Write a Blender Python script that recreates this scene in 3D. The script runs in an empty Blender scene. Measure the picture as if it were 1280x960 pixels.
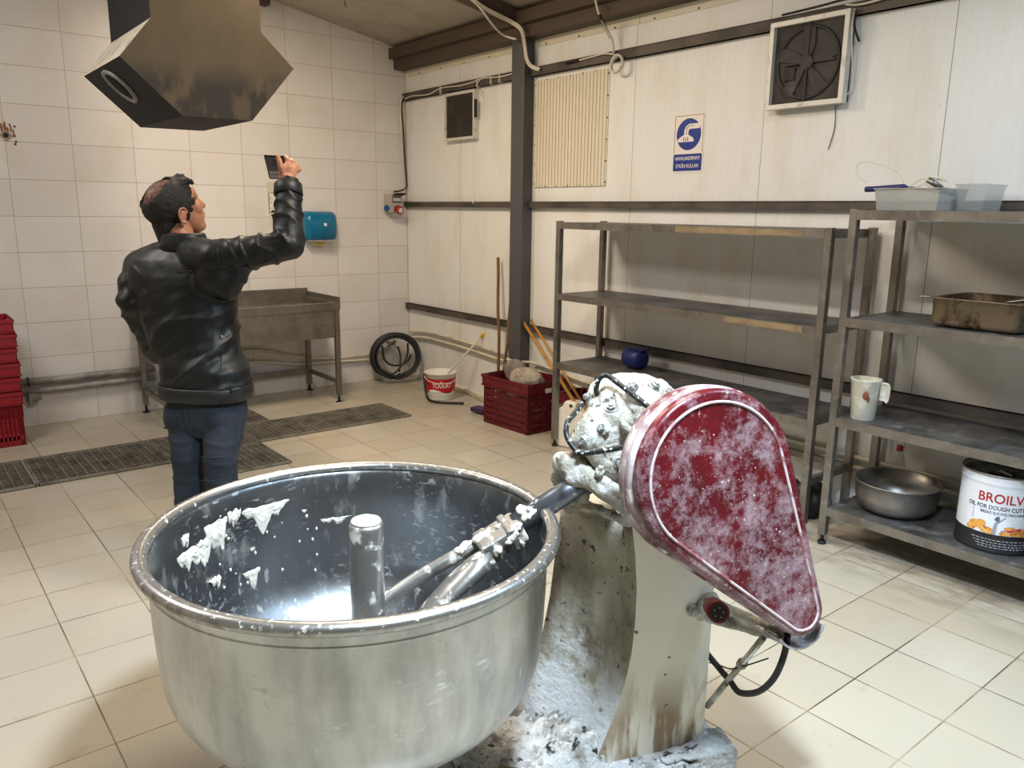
import bpy, bmesh, math, random
from mathutils import Vector, Matrix, noise, Quaternion
random.seed(7)
C = bpy.context.scene.collection
PI = math.pi
V = Vector

# ---------------------------------------------------------------- camera
FPX, YAW, PITCH, ROLL = 989.1, 0.67806, -0.214485, 0.013161
CAM = V((-3.9805, -6.5406, 1.5744))
fw = V((math.sin(YAW)*math.cos(PITCH), math.cos(YAW)*math.cos(PITCH), math.sin(PITCH)))
r0 = V((math.cos(YAW), -math.sin(YAW), 0)); u0 = r0.cross(fw)
rt = r0*math.cos(ROLL) + u0*math.sin(ROLL); up = -r0*math.sin(ROLL) + u0*math.cos(ROLL)
cd = bpy.data.cameras.new('camera'); cam = bpy.data.objects.new('camera', cd); C.objects.link(cam)
cd.sensor_width = 36; cd.lens = FPX*36/1280; cd.clip_start = .05; cd.clip_end = 60
mt = Matrix((rt, up, -fw)).transposed().to_4x4(); mt.translation = CAM
cam.matrix_world = mt
bpy.context.scene.camera = cam
# measured points: a sight line from where the photographer stood, cut by a plane of the room
def sight(x, y): return fw + rt*((x-640)/FPX) + up*((480-y)/FPX)
def on(x, y, ax, v):
    w = sight(x, y); return CAM + w*((v-CAM[ax])/w[ax])
def PX(x, y, v=0.0): return on(x, y, 0, v)
def PY(x, y, v=0.0): return on(x, y, 1, v)
def PD(x, y, dep): return CAM + sight(x, y)*dep

# ---------------------------------------------------------------- light and exposure
vs = bpy.context.scene.view_settings
vs.view_transform = 'Standard'; vs.look = 'None'; vs.gamma = 1; vs.use_curve_mapping = False
vs.exposure = 0.22
w = bpy.data.worlds.new('world'); bpy.context.scene.world = w; w.use_nodes = True
w.node_tree.nodes['Background'].inputs[0].default_value = (1, .93, .84, 1)
w.node_tree.nodes['Background'].inputs[1].default_value = 0.25
def area(name, loc, sx, sy, power, col, rz=0, tilt=(0, 0)):
    l = bpy.data.lights.new(name, 'AREA'); l.shape = 'RECTANGLE'; l.size = sx; l.size_y = sy
    l.energy = power; l.color = col
    o = bpy.data.objects.new(name, l); o.location = loc; o.rotation_euler = (tilt[0], tilt[1], rz); C.objects.link(o)
    return o
def spot(name, loc, power, col, size, blend, rad):
    l = bpy.data.lights.new(name, 'SPOT'); l.energy = power; l.color = col; l.spot_size = math.radians(size); l.spot_blend = blend; l.shadow_soft_size = rad
    o = bpy.data.objects.new(name, l); o.location = loc; C.objects.link(o); return o
spot('pendant_light', (-3.05, -5.95, 2.93), 530, (.71, .86, 1), 122, .55, .16)
area('tube_light_right', (-1.25, -6.6, 2.96), .12, 1.0, 52, (.52, .76, 1))
area('ceiling_fill_near', (-3.05, -5.95, 3.04), .10, .6, 24, (.74, .87, 1), tilt=(PI, 0))  # added upward fill that lifts the ceiling; no tube hangs here
area('soft_fill_left', (-4.6, -2.3, 3.62), 1.2, 1.2, 60, (1, .96, .92))  # added soft fill for the left and far walls, no fixture
area('warm_fill_far', (-2.05, -1.95, 3.16), .3, 1.0, 56, (1, .82, .62))  # added warm fill to brighten the far walls
area('warm_fill_far_upward', (-2.05, -1.95, 3.22), .2, 1.0, 10, (1, .80, .58), tilt=(PI, 0))  # upward part of the added far fill
area('tube_light_mid', (-2.2, -4.45, 2.84), .12, .6, 36, (1, .88, .74))
area('tube_light_mid_upward', (-2.2, -4.45, 2.92), .10, .6, 18, (1, .80, .58), tilt=(PI, 0))

# ---------------------------------------------------------------- materials
def nt_new(name):
    m = bpy.data.materials.new(name); m.use_nodes = True
    return m, m.node_tree, m.node_tree.nodes['Principled BSDF']
def N(nt, typ, **kw):
    n = nt.nodes.new(typ)
    for k, v in kw.items():
        if k in n.inputs.keys() if isinstance(k, str) else False: n.inputs[k].default_value = v
        else: setattr(n, k, v)
    return n
def lk(nt, a, b): nt.links.new(a, b)
def col4(c): return (c[0], c[1], c[2], 1)
def s2l(c):
    def f(v):
        v /= 255.0
        return v/12.92 if v <= .04045 else ((v+.055)/1.055)**2.4
    return (f(c[0]), f(c[1]), f(c[2]))
def noise_mask(nt, src, scale, lo, hi, detail=5, rough=.6, stretch=(1, 1, 1), off=(0, 0, 0)):
    mp = nt.nodes.new('ShaderNodeMapping'); mp.inputs['Scale'].default_value = stretch; mp.inputs['Location'].default_value = off
    lk(nt, src, mp.inputs[0])
    n = nt.nodes.new('ShaderNodeTexNoise'); n.inputs['Scale'].default_value = scale; n.inputs['Detail'].default_value = detail; n.inputs['Roughness'].default_value = rough
    lk(nt, mp.outputs[0], n.inputs['Vector'])
    r = nt.nodes.new('ShaderNodeMapRange'); r.inputs['From Min'].default_value = lo; r.inputs['From Max'].default_value = hi
    lk(nt, n.outputs['Fac'], r.inputs['Value'])
    return r.outputs[0], n.outputs['Fac']
def mixc(nt, fac, a, b):
    mx = nt.nodes.new('ShaderNodeMix'); mx.data_type = 'RGBA'
    if isinstance(fac, (int, float)): mx.inputs[0].default_value = fac
    else: lk(nt, fac, mx.inputs[0])
    for s, v in ((6, a), (7, b)):
        if isinstance(v, tuple): mx.inputs[s].default_value = col4(v)
        else: lk(nt, v, mx.inputs[s])
    return mx.outputs[2]
def mth(nt, op, a, b=None, c=None, clamp=False):
    m = nt.nodes.new('ShaderNodeMath'); m.operation = op; m.use_clamp = clamp
    for i, v in enumerate((a, b, c)):
        if v is None: continue
        if isinstance(v, (int, float)): m.inputs[i].default_value = v
        else: lk(nt, v, m.inputs[i])
    return m.outputs[0]
def bump(nt, bs, h, strength=.3, dist=.005):
    b = nt.nodes.new('ShaderNodeBump'); b.inputs['Strength'].default_value = strength; b.inputs['Distance'].default_value = dist
    lk(nt, h, b.inputs['Height']); lk(nt, b.outputs[0], bs.inputs['Normal'])
def mat(name, c, rough=.5, metal=0.0, layers=(), bmp=None, spec=None, rvar=None, alpha=None, trans=None):
    """layers: list of (colour, scale, lo, hi, opts) noise-masked overlays"""
    m, nt, bs = nt_new(name)
    tc = nt.nodes.new('ShaderNodeTexCoord'); src = tc.outputs['Object']
    cur = s2l(c); rg = rough; mtl = metal
    rcur = None; mcur = None
    for L in layers:
        lc, sc, lo, hi = L[:4]; o = L[4] if len(L) > 4 else {}
        f, _ = noise_mask(nt, src, sc, lo, hi, o.get('detail', 5), o.get('rough', .6), o.get('stretch', (1, 1, 1)), o.get('off', (0, 0, 0)))
        f = mth(nt, 'MULTIPLY', f, o.get('max', 1.0), clamp=True)
        cur = mixc(nt, f, cur, s2l(lc))
        if 'metal' in o:
            mcur = mcur if mcur is not None else metal
            mr = nt.nodes.new('ShaderNodeMix'); mr.data_type = 'FLOAT'; lk(nt, f, mr.inputs[0])
            if isinstance(mcur, float) or isinstance(mcur, int): mr.inputs[2].default_value = mcur
            else: lk(nt, mcur, mr.inputs[2])
            mr.inputs[3].default_value = o['metal']; mcur = mr.outputs[0]
        if 'r' in o:
            rcur = rcur if rcur is not None else rough
            mr = nt.nodes.new('ShaderNodeMix'); mr.data_type = 'FLOAT'; lk(nt, f, mr.inputs[0])
            if isinstance(rcur, float) or isinstance(rcur, int): mr.inputs[2].default_value = rcur
            else: lk(nt, rcur, mr.inputs[2])
            mr.inputs[3].default_value = o['r']; rcur = mr.outputs[0]
    if isinstance(cur, tuple): bs.inputs['Base Color'].default_value = col4(cur)
    else: lk(nt, cur, bs.inputs['Base Color'])
    bs.inputs['Roughness'].default_value = rough; bs.inputs['Metallic'].default_value = metal
    if rcur is not None: lk(nt, rcur, bs.inputs['Roughness'])
    if mcur is not None: lk(nt, mcur, bs.inputs['Metallic'])
    if spec is not None: bs.inputs['Specular IOR Level'].default_value = spec
    if alpha is not None: bs.inputs['Alpha'].default_value = alpha
    if trans is not None: bs.inputs['Transmission Weight'].default_value = trans
    if bmp:
        _, h = noise_mask(nt, src, bmp[0], 0, 1, bmp[3] if len(bmp) > 3 else 4)
        bump(nt, bs, h, bmp[1], bmp[2])
    return m

WHITE = (232, 230, 224)
M = {}
M['steel'] = mat('stainless_steel', (150, 147, 142), .38, .85, [((120, 116, 110), 9, .4, .7, {'max': .7}), ((190, 186, 178), 30, .55, .75, {'max': .4, 'r': .6})])
M['shelf_steel'] = mat('shelf_steel', (138, 133, 126), .42, .75, [((96, 90, 82), 6, .42, .72, {'max': .8}), ((176, 170, 160), 22, .55, .8, {'max': .5, 'r': .65, 'metal': .2})])
M['shelf_top'] = mat('shelf_dusty_steel', (112, 110, 108), .45, .6, [((66, 66, 68), 5, .42, .62, {'max': .85}), ((150, 150, 148), 14, .54, .75, {'max': .5, 'r': .8, 'metal': 0.0})])
M['sink_steel'] = mat('sink_steel', (140, 134, 124), .4, .8, [((104, 98, 88), 7, .4, .7, {'max': .7}), ((160, 154, 142), 30, .5, .8, {'max': .5})])
M['black_iron'] = mat('painted_purlin', (92, 85, 78), .6, .2, [((104, 88, 72), 7, .5, .7, {'max': .7}), ((52, 48, 46), 3, .45, .6, {'max': .7})])
M['beam_iron'] = mat('painted_eave_beam', (84, 72, 62), .65, .15, [((92, 72, 56), 5, .5, .7, {'max': .7})])
M['column_iron'] = mat('painted_column', (84, 84, 86), .5, .2, [((98, 94, 90), 6, .5, .72, {'max': .7})])
M['rubber'] = mat('black_rubber', (22, 22, 24), .45)
M['black_plastic'] = mat('black_plastic', (26, 26, 28), .5)
M['white_plastic'] = mat('white_plastic', (222, 218, 208), .5, 0, [((190, 180, 160), 12, .5, .75, {'max': .5})])
M['cream_pipe'] = mat('cream_pipe', (212, 204, 184), .5, 0, [((150, 138, 116), 8, .5, .72, {'max': .6})])
M['grey_pipe'] = mat('grey_pipe', (150, 148, 142), .5, .2, [((96, 90, 84), 9, .45, .7, {'max': .8})])
M['frame_white'] = mat('aluminium_frame', (214, 210, 202), .45, .2, [((120, 108, 92), 14, .55, .75, {'max': .7})])
M['vent_dark'] = mat('vent_dark_dust', (38, 33, 29), .7, 0, [((58, 50, 42), 12, .45, .7, {})])
M['vent_mesh'] = mat('dusty_vent_sheet', (74, 69, 63), .8, 0, [((54, 50, 46), 6, .42, .6, {}), ((96, 91, 84), 9, .6, .75, {'max': .6})])
M['fan_dark'] = mat('fan_dark', (46, 43, 41), .6, 0, [((70, 66, 60), 10, .5, .7, {})])
M['red_crate'] = mat('dark_red_crate', (98, 18, 28), .5, 0, [((150, 96, 92), 26, .6, .78, {'max': .6}), ((84, 16, 24), 5, .45, .65, {'max': .6})])
M['bright_crate'] = mat('red_crate', (146, 16, 30), .5, 0, [((120, 12, 22), 10, .5, .7, {'max': .6})])
M['crate_hole'] = mat('crate_shadow_hole', (70, 8, 14), .8)
M['stone'] = mat('stone', (168, 156, 138), .95, 0, [((120, 110, 98), 9, .45, .65, {}), ((206, 198, 182), 20, .58, .72, {})], bmp=(30, .8, .01))
M['stone_grey'] = mat('grey_stone', (132, 124, 116), .95, 0, [((92, 86, 82), 9, .45, .65, {})], bmp=(30, .8, .01))
M['wood'] = mat('wooden_stick', (128, 88, 54), .65, 0, [((84, 54, 34), 20, .45, .7, {'stretch': (1, 1, .1)})])
M['wood_yellow'] = mat('yellow_broom_stick', (186, 132, 58), .55, 0, [((136, 90, 42), 20, .5, .72, {'max': .8})])
M['yellow'] = mat('yellow_plastic', (226, 186, 30), .45)
M['blue'] = mat('dark_blue_plastic', (12, 26, 92), .5)
M['navy'] = mat('navy_plastic', (22, 28, 92), .4)
M['teal'] = mat('teal_dispenser_plastic', (10, 104, 142), .22, 0, [((4, 72, 104), 4, .5, .7, {'max': .6})])
M['purple'] = mat('dark_purple_plastic', (54, 34, 74), .5)
M['red_plastic'] = mat('red_plastic', (170, 20, 26), .45)
M['milky'] = mat('milky_plastic', (184, 184, 178), .35, 0, [((160, 160, 154), 8, .45, .7, {'max': .6})], alpha=.5)
M['milky_side'] = mat('clear_plastic', (176, 180, 178), .25, 0, alpha=.28)
M['jerrycan'] = mat('jerrycan_plastic', (224, 218, 204), .45, 0, [((190, 182, 166), 9, .5, .75, {'max': .5})])
M['jug'] = mat('dirty_measuring_jug', (198, 196, 182), .4, 0, [((232, 230, 220), 16, .5, .65, {}), ((168, 164, 148), 8, .52, .7, {'max': .6})])
M['paper'] = mat('paper', (218, 214, 204), .7)
M['yellow_paper'] = mat('paper_towel', (206, 170, 60), .8)
M['skin'] = mat('skin', (182, 128, 100), .5, 0, [((156, 98, 76), 14, .45, .7, {'max': .5})])
M['leather'] = mat('black_leather', (11, 13, 14), .46, 0, [((24, 28, 29), 6, .5, .7, {'r': .55})], bmp=(26, .25, .008, 3), spec=.4)
M['leather_plain'] = mat('black_leather_trim', (20, 23, 25), .5, 0, bmp=(60, .2, .003))
M['denim'] = mat('dark_denim', (27, 33, 43), .85, 0, [((44, 51, 64), 7, .5, .72, {'max': .6}), ((26, 32, 46), 4, .5, .7, {'max': .6})], bmp=(220, .2, .002))
M['denim_stitch'] = mat('denim_seam', (50, 57, 70), .85)
M['shoe'] = mat('black_shoe', (18, 18, 20), .4)
M['phone'] = mat('phone_black', (18, 15, 18), .25)
M['phone_screen'] = mat('phone_screen', (70, 58, 74), .2)
M['phone_band'] = mat('phone_screen_band', (168, 164, 170), .2)
M['dough'] = mat('dough', (218, 212, 198), .65, 0, [((186, 178, 162), 26, .5, .7, {'max': .7})], bmp=(40, .6, .006))
M['dispenser_logo'] = mat('logo_white', (230, 234, 236), .4)
M['sign_white'] = mat('sign_white', (236, 228, 220), .4)
M['sign_blue'] = mat('sign_blue', (10, 50, 138), .4)
M['sign_black'] = mat('sign_line', (30, 34, 60), .5)
M['cable_white'] = mat('white_cable', (216, 208, 192), .5)
M['cable_black'] = mat('black_cable', (26, 24, 24), .5)
M['screw'] = mat('rusty_screw', (72, 56, 44), .6, .3)
M['lamp_body'] = mat('lamp_body', (226, 226, 222), .5)
M['hood_light'] = None

def hood_mat():
    m, nt, bs = nt_new('hood_greasy_coated_metal')
    tc = nt.nodes.new('ShaderNodeTexCoord'); src = tc.outputs['Object']
    sx = nt.nodes.new('ShaderNodeSeparateXYZ'); lk(nt, src, sx.inputs[0])
    f1, _ = noise_mask(nt, src, 7, .4, .65, stretch=(1, 1, .6))
    c = mixc(nt, f1, s2l((104, 90, 68)), s2l((94, 82, 64)))
    # wiped grey-black grease patch along the lower front
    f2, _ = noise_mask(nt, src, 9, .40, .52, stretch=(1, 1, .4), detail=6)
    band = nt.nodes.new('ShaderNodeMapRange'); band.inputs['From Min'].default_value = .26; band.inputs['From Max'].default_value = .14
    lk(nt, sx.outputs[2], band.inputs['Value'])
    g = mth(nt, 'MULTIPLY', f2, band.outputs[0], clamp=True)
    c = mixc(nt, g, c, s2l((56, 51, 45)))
    lk(nt, c, bs.inputs['Base Color']); bs.inputs['Roughness'].default_value = .55; bs.inputs['Metallic'].default_value = .1
    _, h = noise_mask(nt, src, 170, 0, 1, 3); bump(nt, bs, h, .7, .004)
    return m
M['hood'] = hood_mat()
M['hood_dark'] = mat('hood_dark_metal', (9, 8, 8), .75, 0)  # black side sheets; the underside's shade is put into this colour too
M['hood_lit'] = mat('hood_lit_slope', (208, 198, 178), .5, 0, [((150, 138, 116), 12, .5, .7, {})])  # lighter copy of the hood metal; lamplight on the upper slope is painted in

def tiled_wall_mat():
    m, nt, bs = nt_new('cream_wall_tiles')
    tc = nt.nodes.new('ShaderNodeTexCoord'); s = nt.nodes.new('ShaderNodeSeparateXYZ'); lk(nt, tc.outputs['Object'], s.inputs[0])
    cx = nt.nodes.new('ShaderNodeCombineXYZ')
    lk(nt, mth(nt, 'ADD', s.outputs[0], 2.762+.407*20), cx.inputs[0]); lk(nt, mth(nt, 'ADD', s.outputs[2], -2.749+5), cx.inputs[1])
    b = nt.nodes.new('ShaderNodeTexBrick'); b.offset = 0; b.squash = 1
    for k, v in (('Scale', 1), ('Mortar Size', .0022), ('Mortar Smooth', .3), ('Brick Width', .407), ('Row Height', .25), ('Bias', 0)): b.inputs[k].default_value = v
    b.inputs['Color1'].default_value = col4(s2l((220, 216, 212))); b.inputs['Color2'].default_value = col4(s2l((213, 208, 204)))
    b.inputs['Mortar'].default_value = col4(s2l((176, 160, 142)))
    lk(nt, cx.outputs[0], b.inputs['Vector'])
    f, _ = noise_mask(nt, tc.outputs['Object'], 3, .5, .75)
    c = mixc(nt, mth(nt, 'MULTIPLY', f, .35), b.outputs['Color'], s2l((196, 180, 156)))
    # splash grime just above the floor
    mr = nt.nodes.new('ShaderNodeMapRange'); mr.inputs['From Min'].default_value = .05; mr.inputs['From Max'].default_value = 0
    lk(nt, s.outputs[2], mr.inputs['Value'])
    f3, _ = noise_mask(nt, tc.outputs['Object'], 12, .58, .66)
    c = mixc(nt, mth(nt, 'MULTIPLY', f3, mr.outputs[0]), c, s2l((150, 138, 124)))
    lk(nt, c, bs.inputs['Base Color']); bs.inputs['Roughness'].default_value = .38
    inv = mth(nt, 'SUBTRACT', 1.0, b.outputs['Fac']); bump(nt, bs, inv, .5, .003)
    return m
M['tiles'] = tiled_wall_mat()
def floor_mat():
    m, nt, bs = nt_new('beige_floor_tiles')
    tc = nt.nodes.new('ShaderNodeTexCoord'); s = nt.nodes.new('ShaderNodeSeparateXYZ'); lk(nt, tc.outputs['Object'], s.inputs[0])
    cx = nt.nodes.new('ShaderNodeCombineXYZ')
    lk(nt, mth(nt, 'ADD', s.outputs[0], 3.586+.3*20), cx.inputs[0]); lk(nt, mth(nt, 'ADD', s.outputs[1], 2.393+.2975*60), cx.inputs[1])
    b = nt.nodes.new('ShaderNodeTexBrick'); b.offset = 0; b.squash = 1
    for k, v in (('Scale', 1), ('Mortar Size', .0026), ('Mortar Smooth', .2), ('Brick Width', .3), ('Row Height', .2975), ('Bias', 0)): b.inputs[k].default_value = v
    b.inputs['Color1'].default_value = col4(s2l((181, 173, 157))); b.inputs['Color2'].default_value = col4(s2l((171, 162, 144)))
    b.inputs['Mortar'].default_value = col4(s2l((72, 58, 44)))
    lk(nt, cx.outputs[0], b.inputs['Vector'])
    # worn joints: grout partly filled with pale dust
    fj, _ = noise_mask(nt, tc.outputs['Object'], 2.2, .42, .6)
    mort = mth(nt, 'MULTIPLY', b.outputs['Fac'], 1.0)
    base = mixc(nt, mth(nt, 'MULTIPLY', mort, mth(nt, 'MULTIPLY', fj, .7)), b.outputs['Color'], s2l((190, 174, 146)))
    f, _ = noise_mask(nt, tc.outputs['Object'], 1.6, .45, .75)
    c = mixc(nt, mth(nt, 'MULTIPLY', f, .30), base, s2l((176, 152, 116)))
    f2, _ = noise_mask(nt, tc.outputs['Object'], 11, .60, .8)
    c = mixc(nt, mth(nt, 'MULTIPLY', f2, .45), c, s2l((140, 124, 104)))
    # grime lying in front of and below the racks
    mr = nt.nodes.new('ShaderNodeMapRange'); mr.inputs['From Min'].default_value = -.85; mr.inputs['From Max'].default_value = -.5
    lk(nt, s.outputs[0], mr.inputs['Value'])
    my = nt.nodes.new('ShaderNodeMapRange'); my.inputs['From Min'].default_value = -3.2; my.inputs['From Max'].default_value = -4.4; my.inputs['To Min'].default_value = .25; lk(nt, s.outputs[1], my.inputs['Value'])
    f4, _ = noise_mask(nt, tc.outputs['Object'], 7, .44, .62, stretch=(1.6, .6, 1))
    c = mixc(nt, mth(nt, 'MULTIPLY', mth(nt, 'MULTIPLY', f4, mr.outputs[0]), mth(nt, 'MULTIPLY', my.outputs[0], .6)), c, s2l((104, 92, 76)))
    lk(nt, c, bs.inputs['Base Color'])
    rr = nt.nodes.new('ShaderNodeMapRange'); rr.inputs['To Min'].default_value = .28; rr.inputs['To Max'].default_value = .5
    lk(nt, f, rr.inputs['Value']); lk(nt, rr.outputs[0], bs.inputs['Roughness'])
    inv = mth(nt, 'SUBTRACT', 1.0, b.outputs['Fac']); bump(nt, bs, inv, .6, .002)
    return m
M['floor'] = floor_mat()
def panel_mat(name, base, ribs=.05, stain=.5):
    m, nt, bs = nt_new(name)
    tc = nt.nodes.new('ShaderNodeTexCoord'); s = nt.nodes.new('ShaderNodeSeparateXYZ'); lk(nt, tc.outputs['Object'], s.inputs[0])
    y = s.outputs[1]
    fr = mth(nt, 'FRACT', mth(nt, 'DIVIDE', mth(nt, 'ADD', y, 2.825+9.8), .98))
    j = mth(nt, 'LESS_THAN', fr, .0028)
    rib = mth(nt, 'SINE', mth(nt, 'MULTIPLY', y, 2*PI/ribs))
    f, _ = noise_mask(nt, tc.outputs['Object'], 4, .48, .75, stretch=(1, 1, .35))
    c = mixc(nt, mth(nt, 'MULTIPLY', f, stain), s2l(base), s2l((208, 194, 160)))
    f2, _ = noise_mask(nt, tc.outputs['Object'], 60, .66, .74, stretch=(1, 1, .15))
    c = mixc(nt, mth(nt, 'MULTIPLY', f2, .35), c, s2l((150, 132, 100)))
    rl = mth(nt, 'GREATER_THAN', rib, .985)
    c = mixc(nt, mth(nt, 'MULTIPLY', rl, .12), c, s2l((170, 150, 118)))
    c = mixc(nt, j, c, s2l((96, 84, 70)))
    lk(nt, c, bs.inputs['Base Color']); bs.inputs['Roughness'].default_value = .42
    h = mth(nt, 'SUBTRACT', mth(nt, 'MULTIPLY', mth(nt, 'ADD', rib, 1), .15), j); bump(nt, bs, h, .35, .003)
    return m
M['panel'] = panel_mat('cream_sandwich_panel', (231, 231, 229), .05, .42)
M['patch'] = panel_mat('cream_ribbed_cover_panel', (220, 212, 192), .034, .3)
M['plain_wall'] = mat('plain_wall', (196, 186, 168), .7, 0, [((170, 158, 138), 2, .45, .7, {})])
M['ceiling'] = mat('ceiling_panel', (176, 168, 152), .6, 0, [((152, 142, 126), 3, .45, .7, {})])
M['recess_shade'] = mat('trench_shade', (22, 19, 16), .7)  # flat plate on the floor; its black stands for shade in a recess
M['grate'] = mat('galvanised_grating', (150, 142, 128), .5, .2, [((92, 84, 72), 8, .45, .65, {'max': .8}), ((190, 182, 168), 16, .6, .75, {'max': .7})])

# --- dough mixer materials
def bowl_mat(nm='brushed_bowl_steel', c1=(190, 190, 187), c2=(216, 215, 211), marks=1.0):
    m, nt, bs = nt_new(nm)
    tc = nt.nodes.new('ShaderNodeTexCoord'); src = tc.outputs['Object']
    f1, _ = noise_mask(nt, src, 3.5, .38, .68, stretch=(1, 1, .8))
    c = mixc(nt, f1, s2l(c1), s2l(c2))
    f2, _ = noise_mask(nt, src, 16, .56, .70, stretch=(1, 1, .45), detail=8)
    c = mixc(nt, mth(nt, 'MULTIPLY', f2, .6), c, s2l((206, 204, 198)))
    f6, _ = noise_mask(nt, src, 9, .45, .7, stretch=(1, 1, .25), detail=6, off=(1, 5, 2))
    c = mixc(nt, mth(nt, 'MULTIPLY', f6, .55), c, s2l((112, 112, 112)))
    f3, _ = noise_mask(nt, src, 24, .57, .61, detail=8, rough=.72, stretch=(1, 1, 2.4), off=(3, 1, 4))
    f3b, _ = noise_mask(nt, src, 3, .44, .56, off=(7, 2, 0))
    f5, _ = noise_mask(nt, src, 34, .58, .62, detail=8, rough=.75, stretch=(1, 1, .35), off=(9, 1, 4))
    f5b, _ = noise_mask(nt, src, 4, .50, .58, off=(2, 8, 1))
    d = mth(nt, 'MAXIMUM', mth(nt, 'MULTIPLY', f3, f3b, clamp=True), mth(nt, 'MULTIPLY', f5, f5b, clamp=True), clamp=True)
    d = mth(nt, 'MULTIPLY', d, marks)
    c = mixc(nt, d, c, s2l((226, 224, 216)))
    lk(nt, c, bs.inputs['Base Color'])
    mm = mth(nt, 'SUBTRACT', .92, mth(nt, 'MULTIPLY', mth(nt, 'MAXIMUM', d, mth(nt, 'MULTIPLY', f2, .35)), .9), clamp=True); lk(nt, mm, bs.inputs['Metallic'])
    r = mth(nt, 'ADD', mth(nt, 'MULTIPLY', f1, .12), mth(nt, 'ADD', .3, mth(nt, 'MULTIPLY', d, .3))); lk(nt, r, bs.inputs['Roughness'])
    _, h = noise_mask(nt, src, 40, 0, 1, 4, stretch=(1, 1, .3)); bump(nt, bs, h, .12, .003)
    return m
M['bowl'] = bowl_mat()
M['bowl_inside'] = bowl_mat('dark_bowl_inside', (112, 114, 116), (132, 134, 136), .4)  # same steel with a darker base and fewer marks
M['bowl_rim'] = mat('worn_rim_steel', (176, 174, 170), .3, .9, [((110, 104, 98), 26, .5, .64, {'max': .6, 'r': .5}), ((218, 213, 203), 70, .58, .68, {'metal': 0.0, 'r': .7, 'detail': 8})])
M['arm_steel'] = mat('worn_arm_steel', (158, 156, 152), .36, .75, [((216, 211, 200), 20, .56, .64, {'metal': 0.0, 'r': .7, 'detail': 8}), ((92, 90, 86), 12, .55, .7, {'max': .6, 'off': (4, 4, 4)})], bmp=(30, .3, .004))
M['shaft_steel'] = mat('grey_shaft_steel', (112, 118, 126), .35, .8, [((214, 212, 206), 24, .62, .68, {'metal': 0.0, 'r': .7})])
M['casting'] = mat('floured_cream_casting', (176, 172, 158), .8, 0, [((120, 114, 98), 11, .50, .66, {'max': .7}), ((204, 204, 200), 13, .50, .62, {'detail': 8}), ((46, 44, 40), 34, .60, .66, {'detail': 8, 'max': .9})], bmp=(60, 1.0, .012, 8))
M['flour'] = mat('caked_flour', (194, 195, 194), .95, 0, [((128, 124, 116), 12, .48, .62, {'max': .9}), ((44, 40, 36), 22, .58, .64, {'detail': 9}), ((226, 226, 226), 40, .55, .7, {})], bmp=(34, 1.0, .02, 7))
def column_mat():
    m, nt, bs = nt_new('cream_painted_column')
    tc = nt.nodes.new('ShaderNodeTexCoord'); src = tc.outputs['Object']
    s = nt.nodes.new('ShaderNodeSeparateXYZ'); lk(nt, src, s.inputs[0])
    c = s2l((236, 232, 218))
    low = nt.nodes.new('ShaderNodeMapRange'); low.inputs['From Min'].default_value = .36; low.inputs['From Max'].default_value = .2
    lk(nt, s.outputs[2], low.inputs['Value'])
    f, _ = noise_mask(nt, src, 11, .42, .50, stretch=(1, 1, .14), detail=5)
    c = mixc(nt, mth(nt, 'MULTIPLY', mth(nt, 'MULTIPLY', f, low.outputs[0], clamp=True), .9), c, s2l((140, 114, 82)))
    f2, _ = noise_mask(nt, src, 30, .69, .71, detail=3)
    c = mixc(nt, f2, c, s2l((58, 52, 46)))
    f3, _ = noise_mask(nt, src, 5, .45, .75)
    c = mixc(nt, mth(nt, 'MULTIPLY', f3, .4), c, s2l((216, 210, 192)))
    lk(nt, c, bs.inputs['Base Color']); bs.inputs['Roughness'].default_value = .5
    _, h = noise_mask(nt, src, 20, 0, 1); bump(nt, bs, h, .2, .004)
    return m
M['column_side'] = column_mat()
def column_face_mat():
    m, nt, bs = nt_new('dirty_column_face')
    tc = nt.nodes.new('ShaderNodeTexCoord'); src = tc.outputs['Object']; s = nt.nodes.new('ShaderNodeSeparateXYZ'); lk(nt, src, s.inputs[0])
    f, _ = noise_mask(nt, src, 8, .46, .68, stretch=(1, 1, .3)); c = mixc(nt, f, s2l((172, 166, 148)), s2l((112, 102, 84)))
    f, _ = noise_mask(nt, src, 14, .5, .7, stretch=(1, 1, .5)); c = mixc(nt, mth(nt, 'MULTIPLY', f, .7), c, s2l((196, 192, 178)))
    # caked flour that slid down and settled on the lower part
    low = nt.nodes.new('ShaderNodeMapRange'); low.inputs['From Min'].default_value = .42; low.inputs['From Max'].default_value = .16; low.inputs['To Max'].default_value = .42; lk(nt, s.outputs[2], low.inputs['Value'])
    n = nt.nodes.new('ShaderNodeTexNoise'); n.inputs['Scale'].default_value = 9; n.inputs['Detail'].default_value = 9; n.inputs['Roughness'].default_value = .7; lk(nt, src, n.inputs['Vector'])
    r = nt.nodes.new('ShaderNodeMapRange'); r.inputs['From Min'].default_value = .60; r.inputs['From Max'].default_value = .74; lk(nt, mth(nt, 'ADD', n.outputs['Fac'], low.outputs[0]), r.inputs['Value'])
    c = mixc(nt, r.outputs[0], c, s2l((204, 205, 204)))
    f, _ = noise_mask(nt, src, 34, .62, .67, detail=8); c = mixc(nt, mth(nt, 'MULTIPLY', f, .9), c, s2l((56, 50, 42)))
    lk(nt, c, bs.inputs['Base Color']); bs.inputs['Roughness'].default_value = .8
    _, h = noise_mask(nt, src, 40, 0, 1, 8); bump(nt, bs, h, .8, .010)
    return m
M['column_face'] = column_face_mat()
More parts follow.
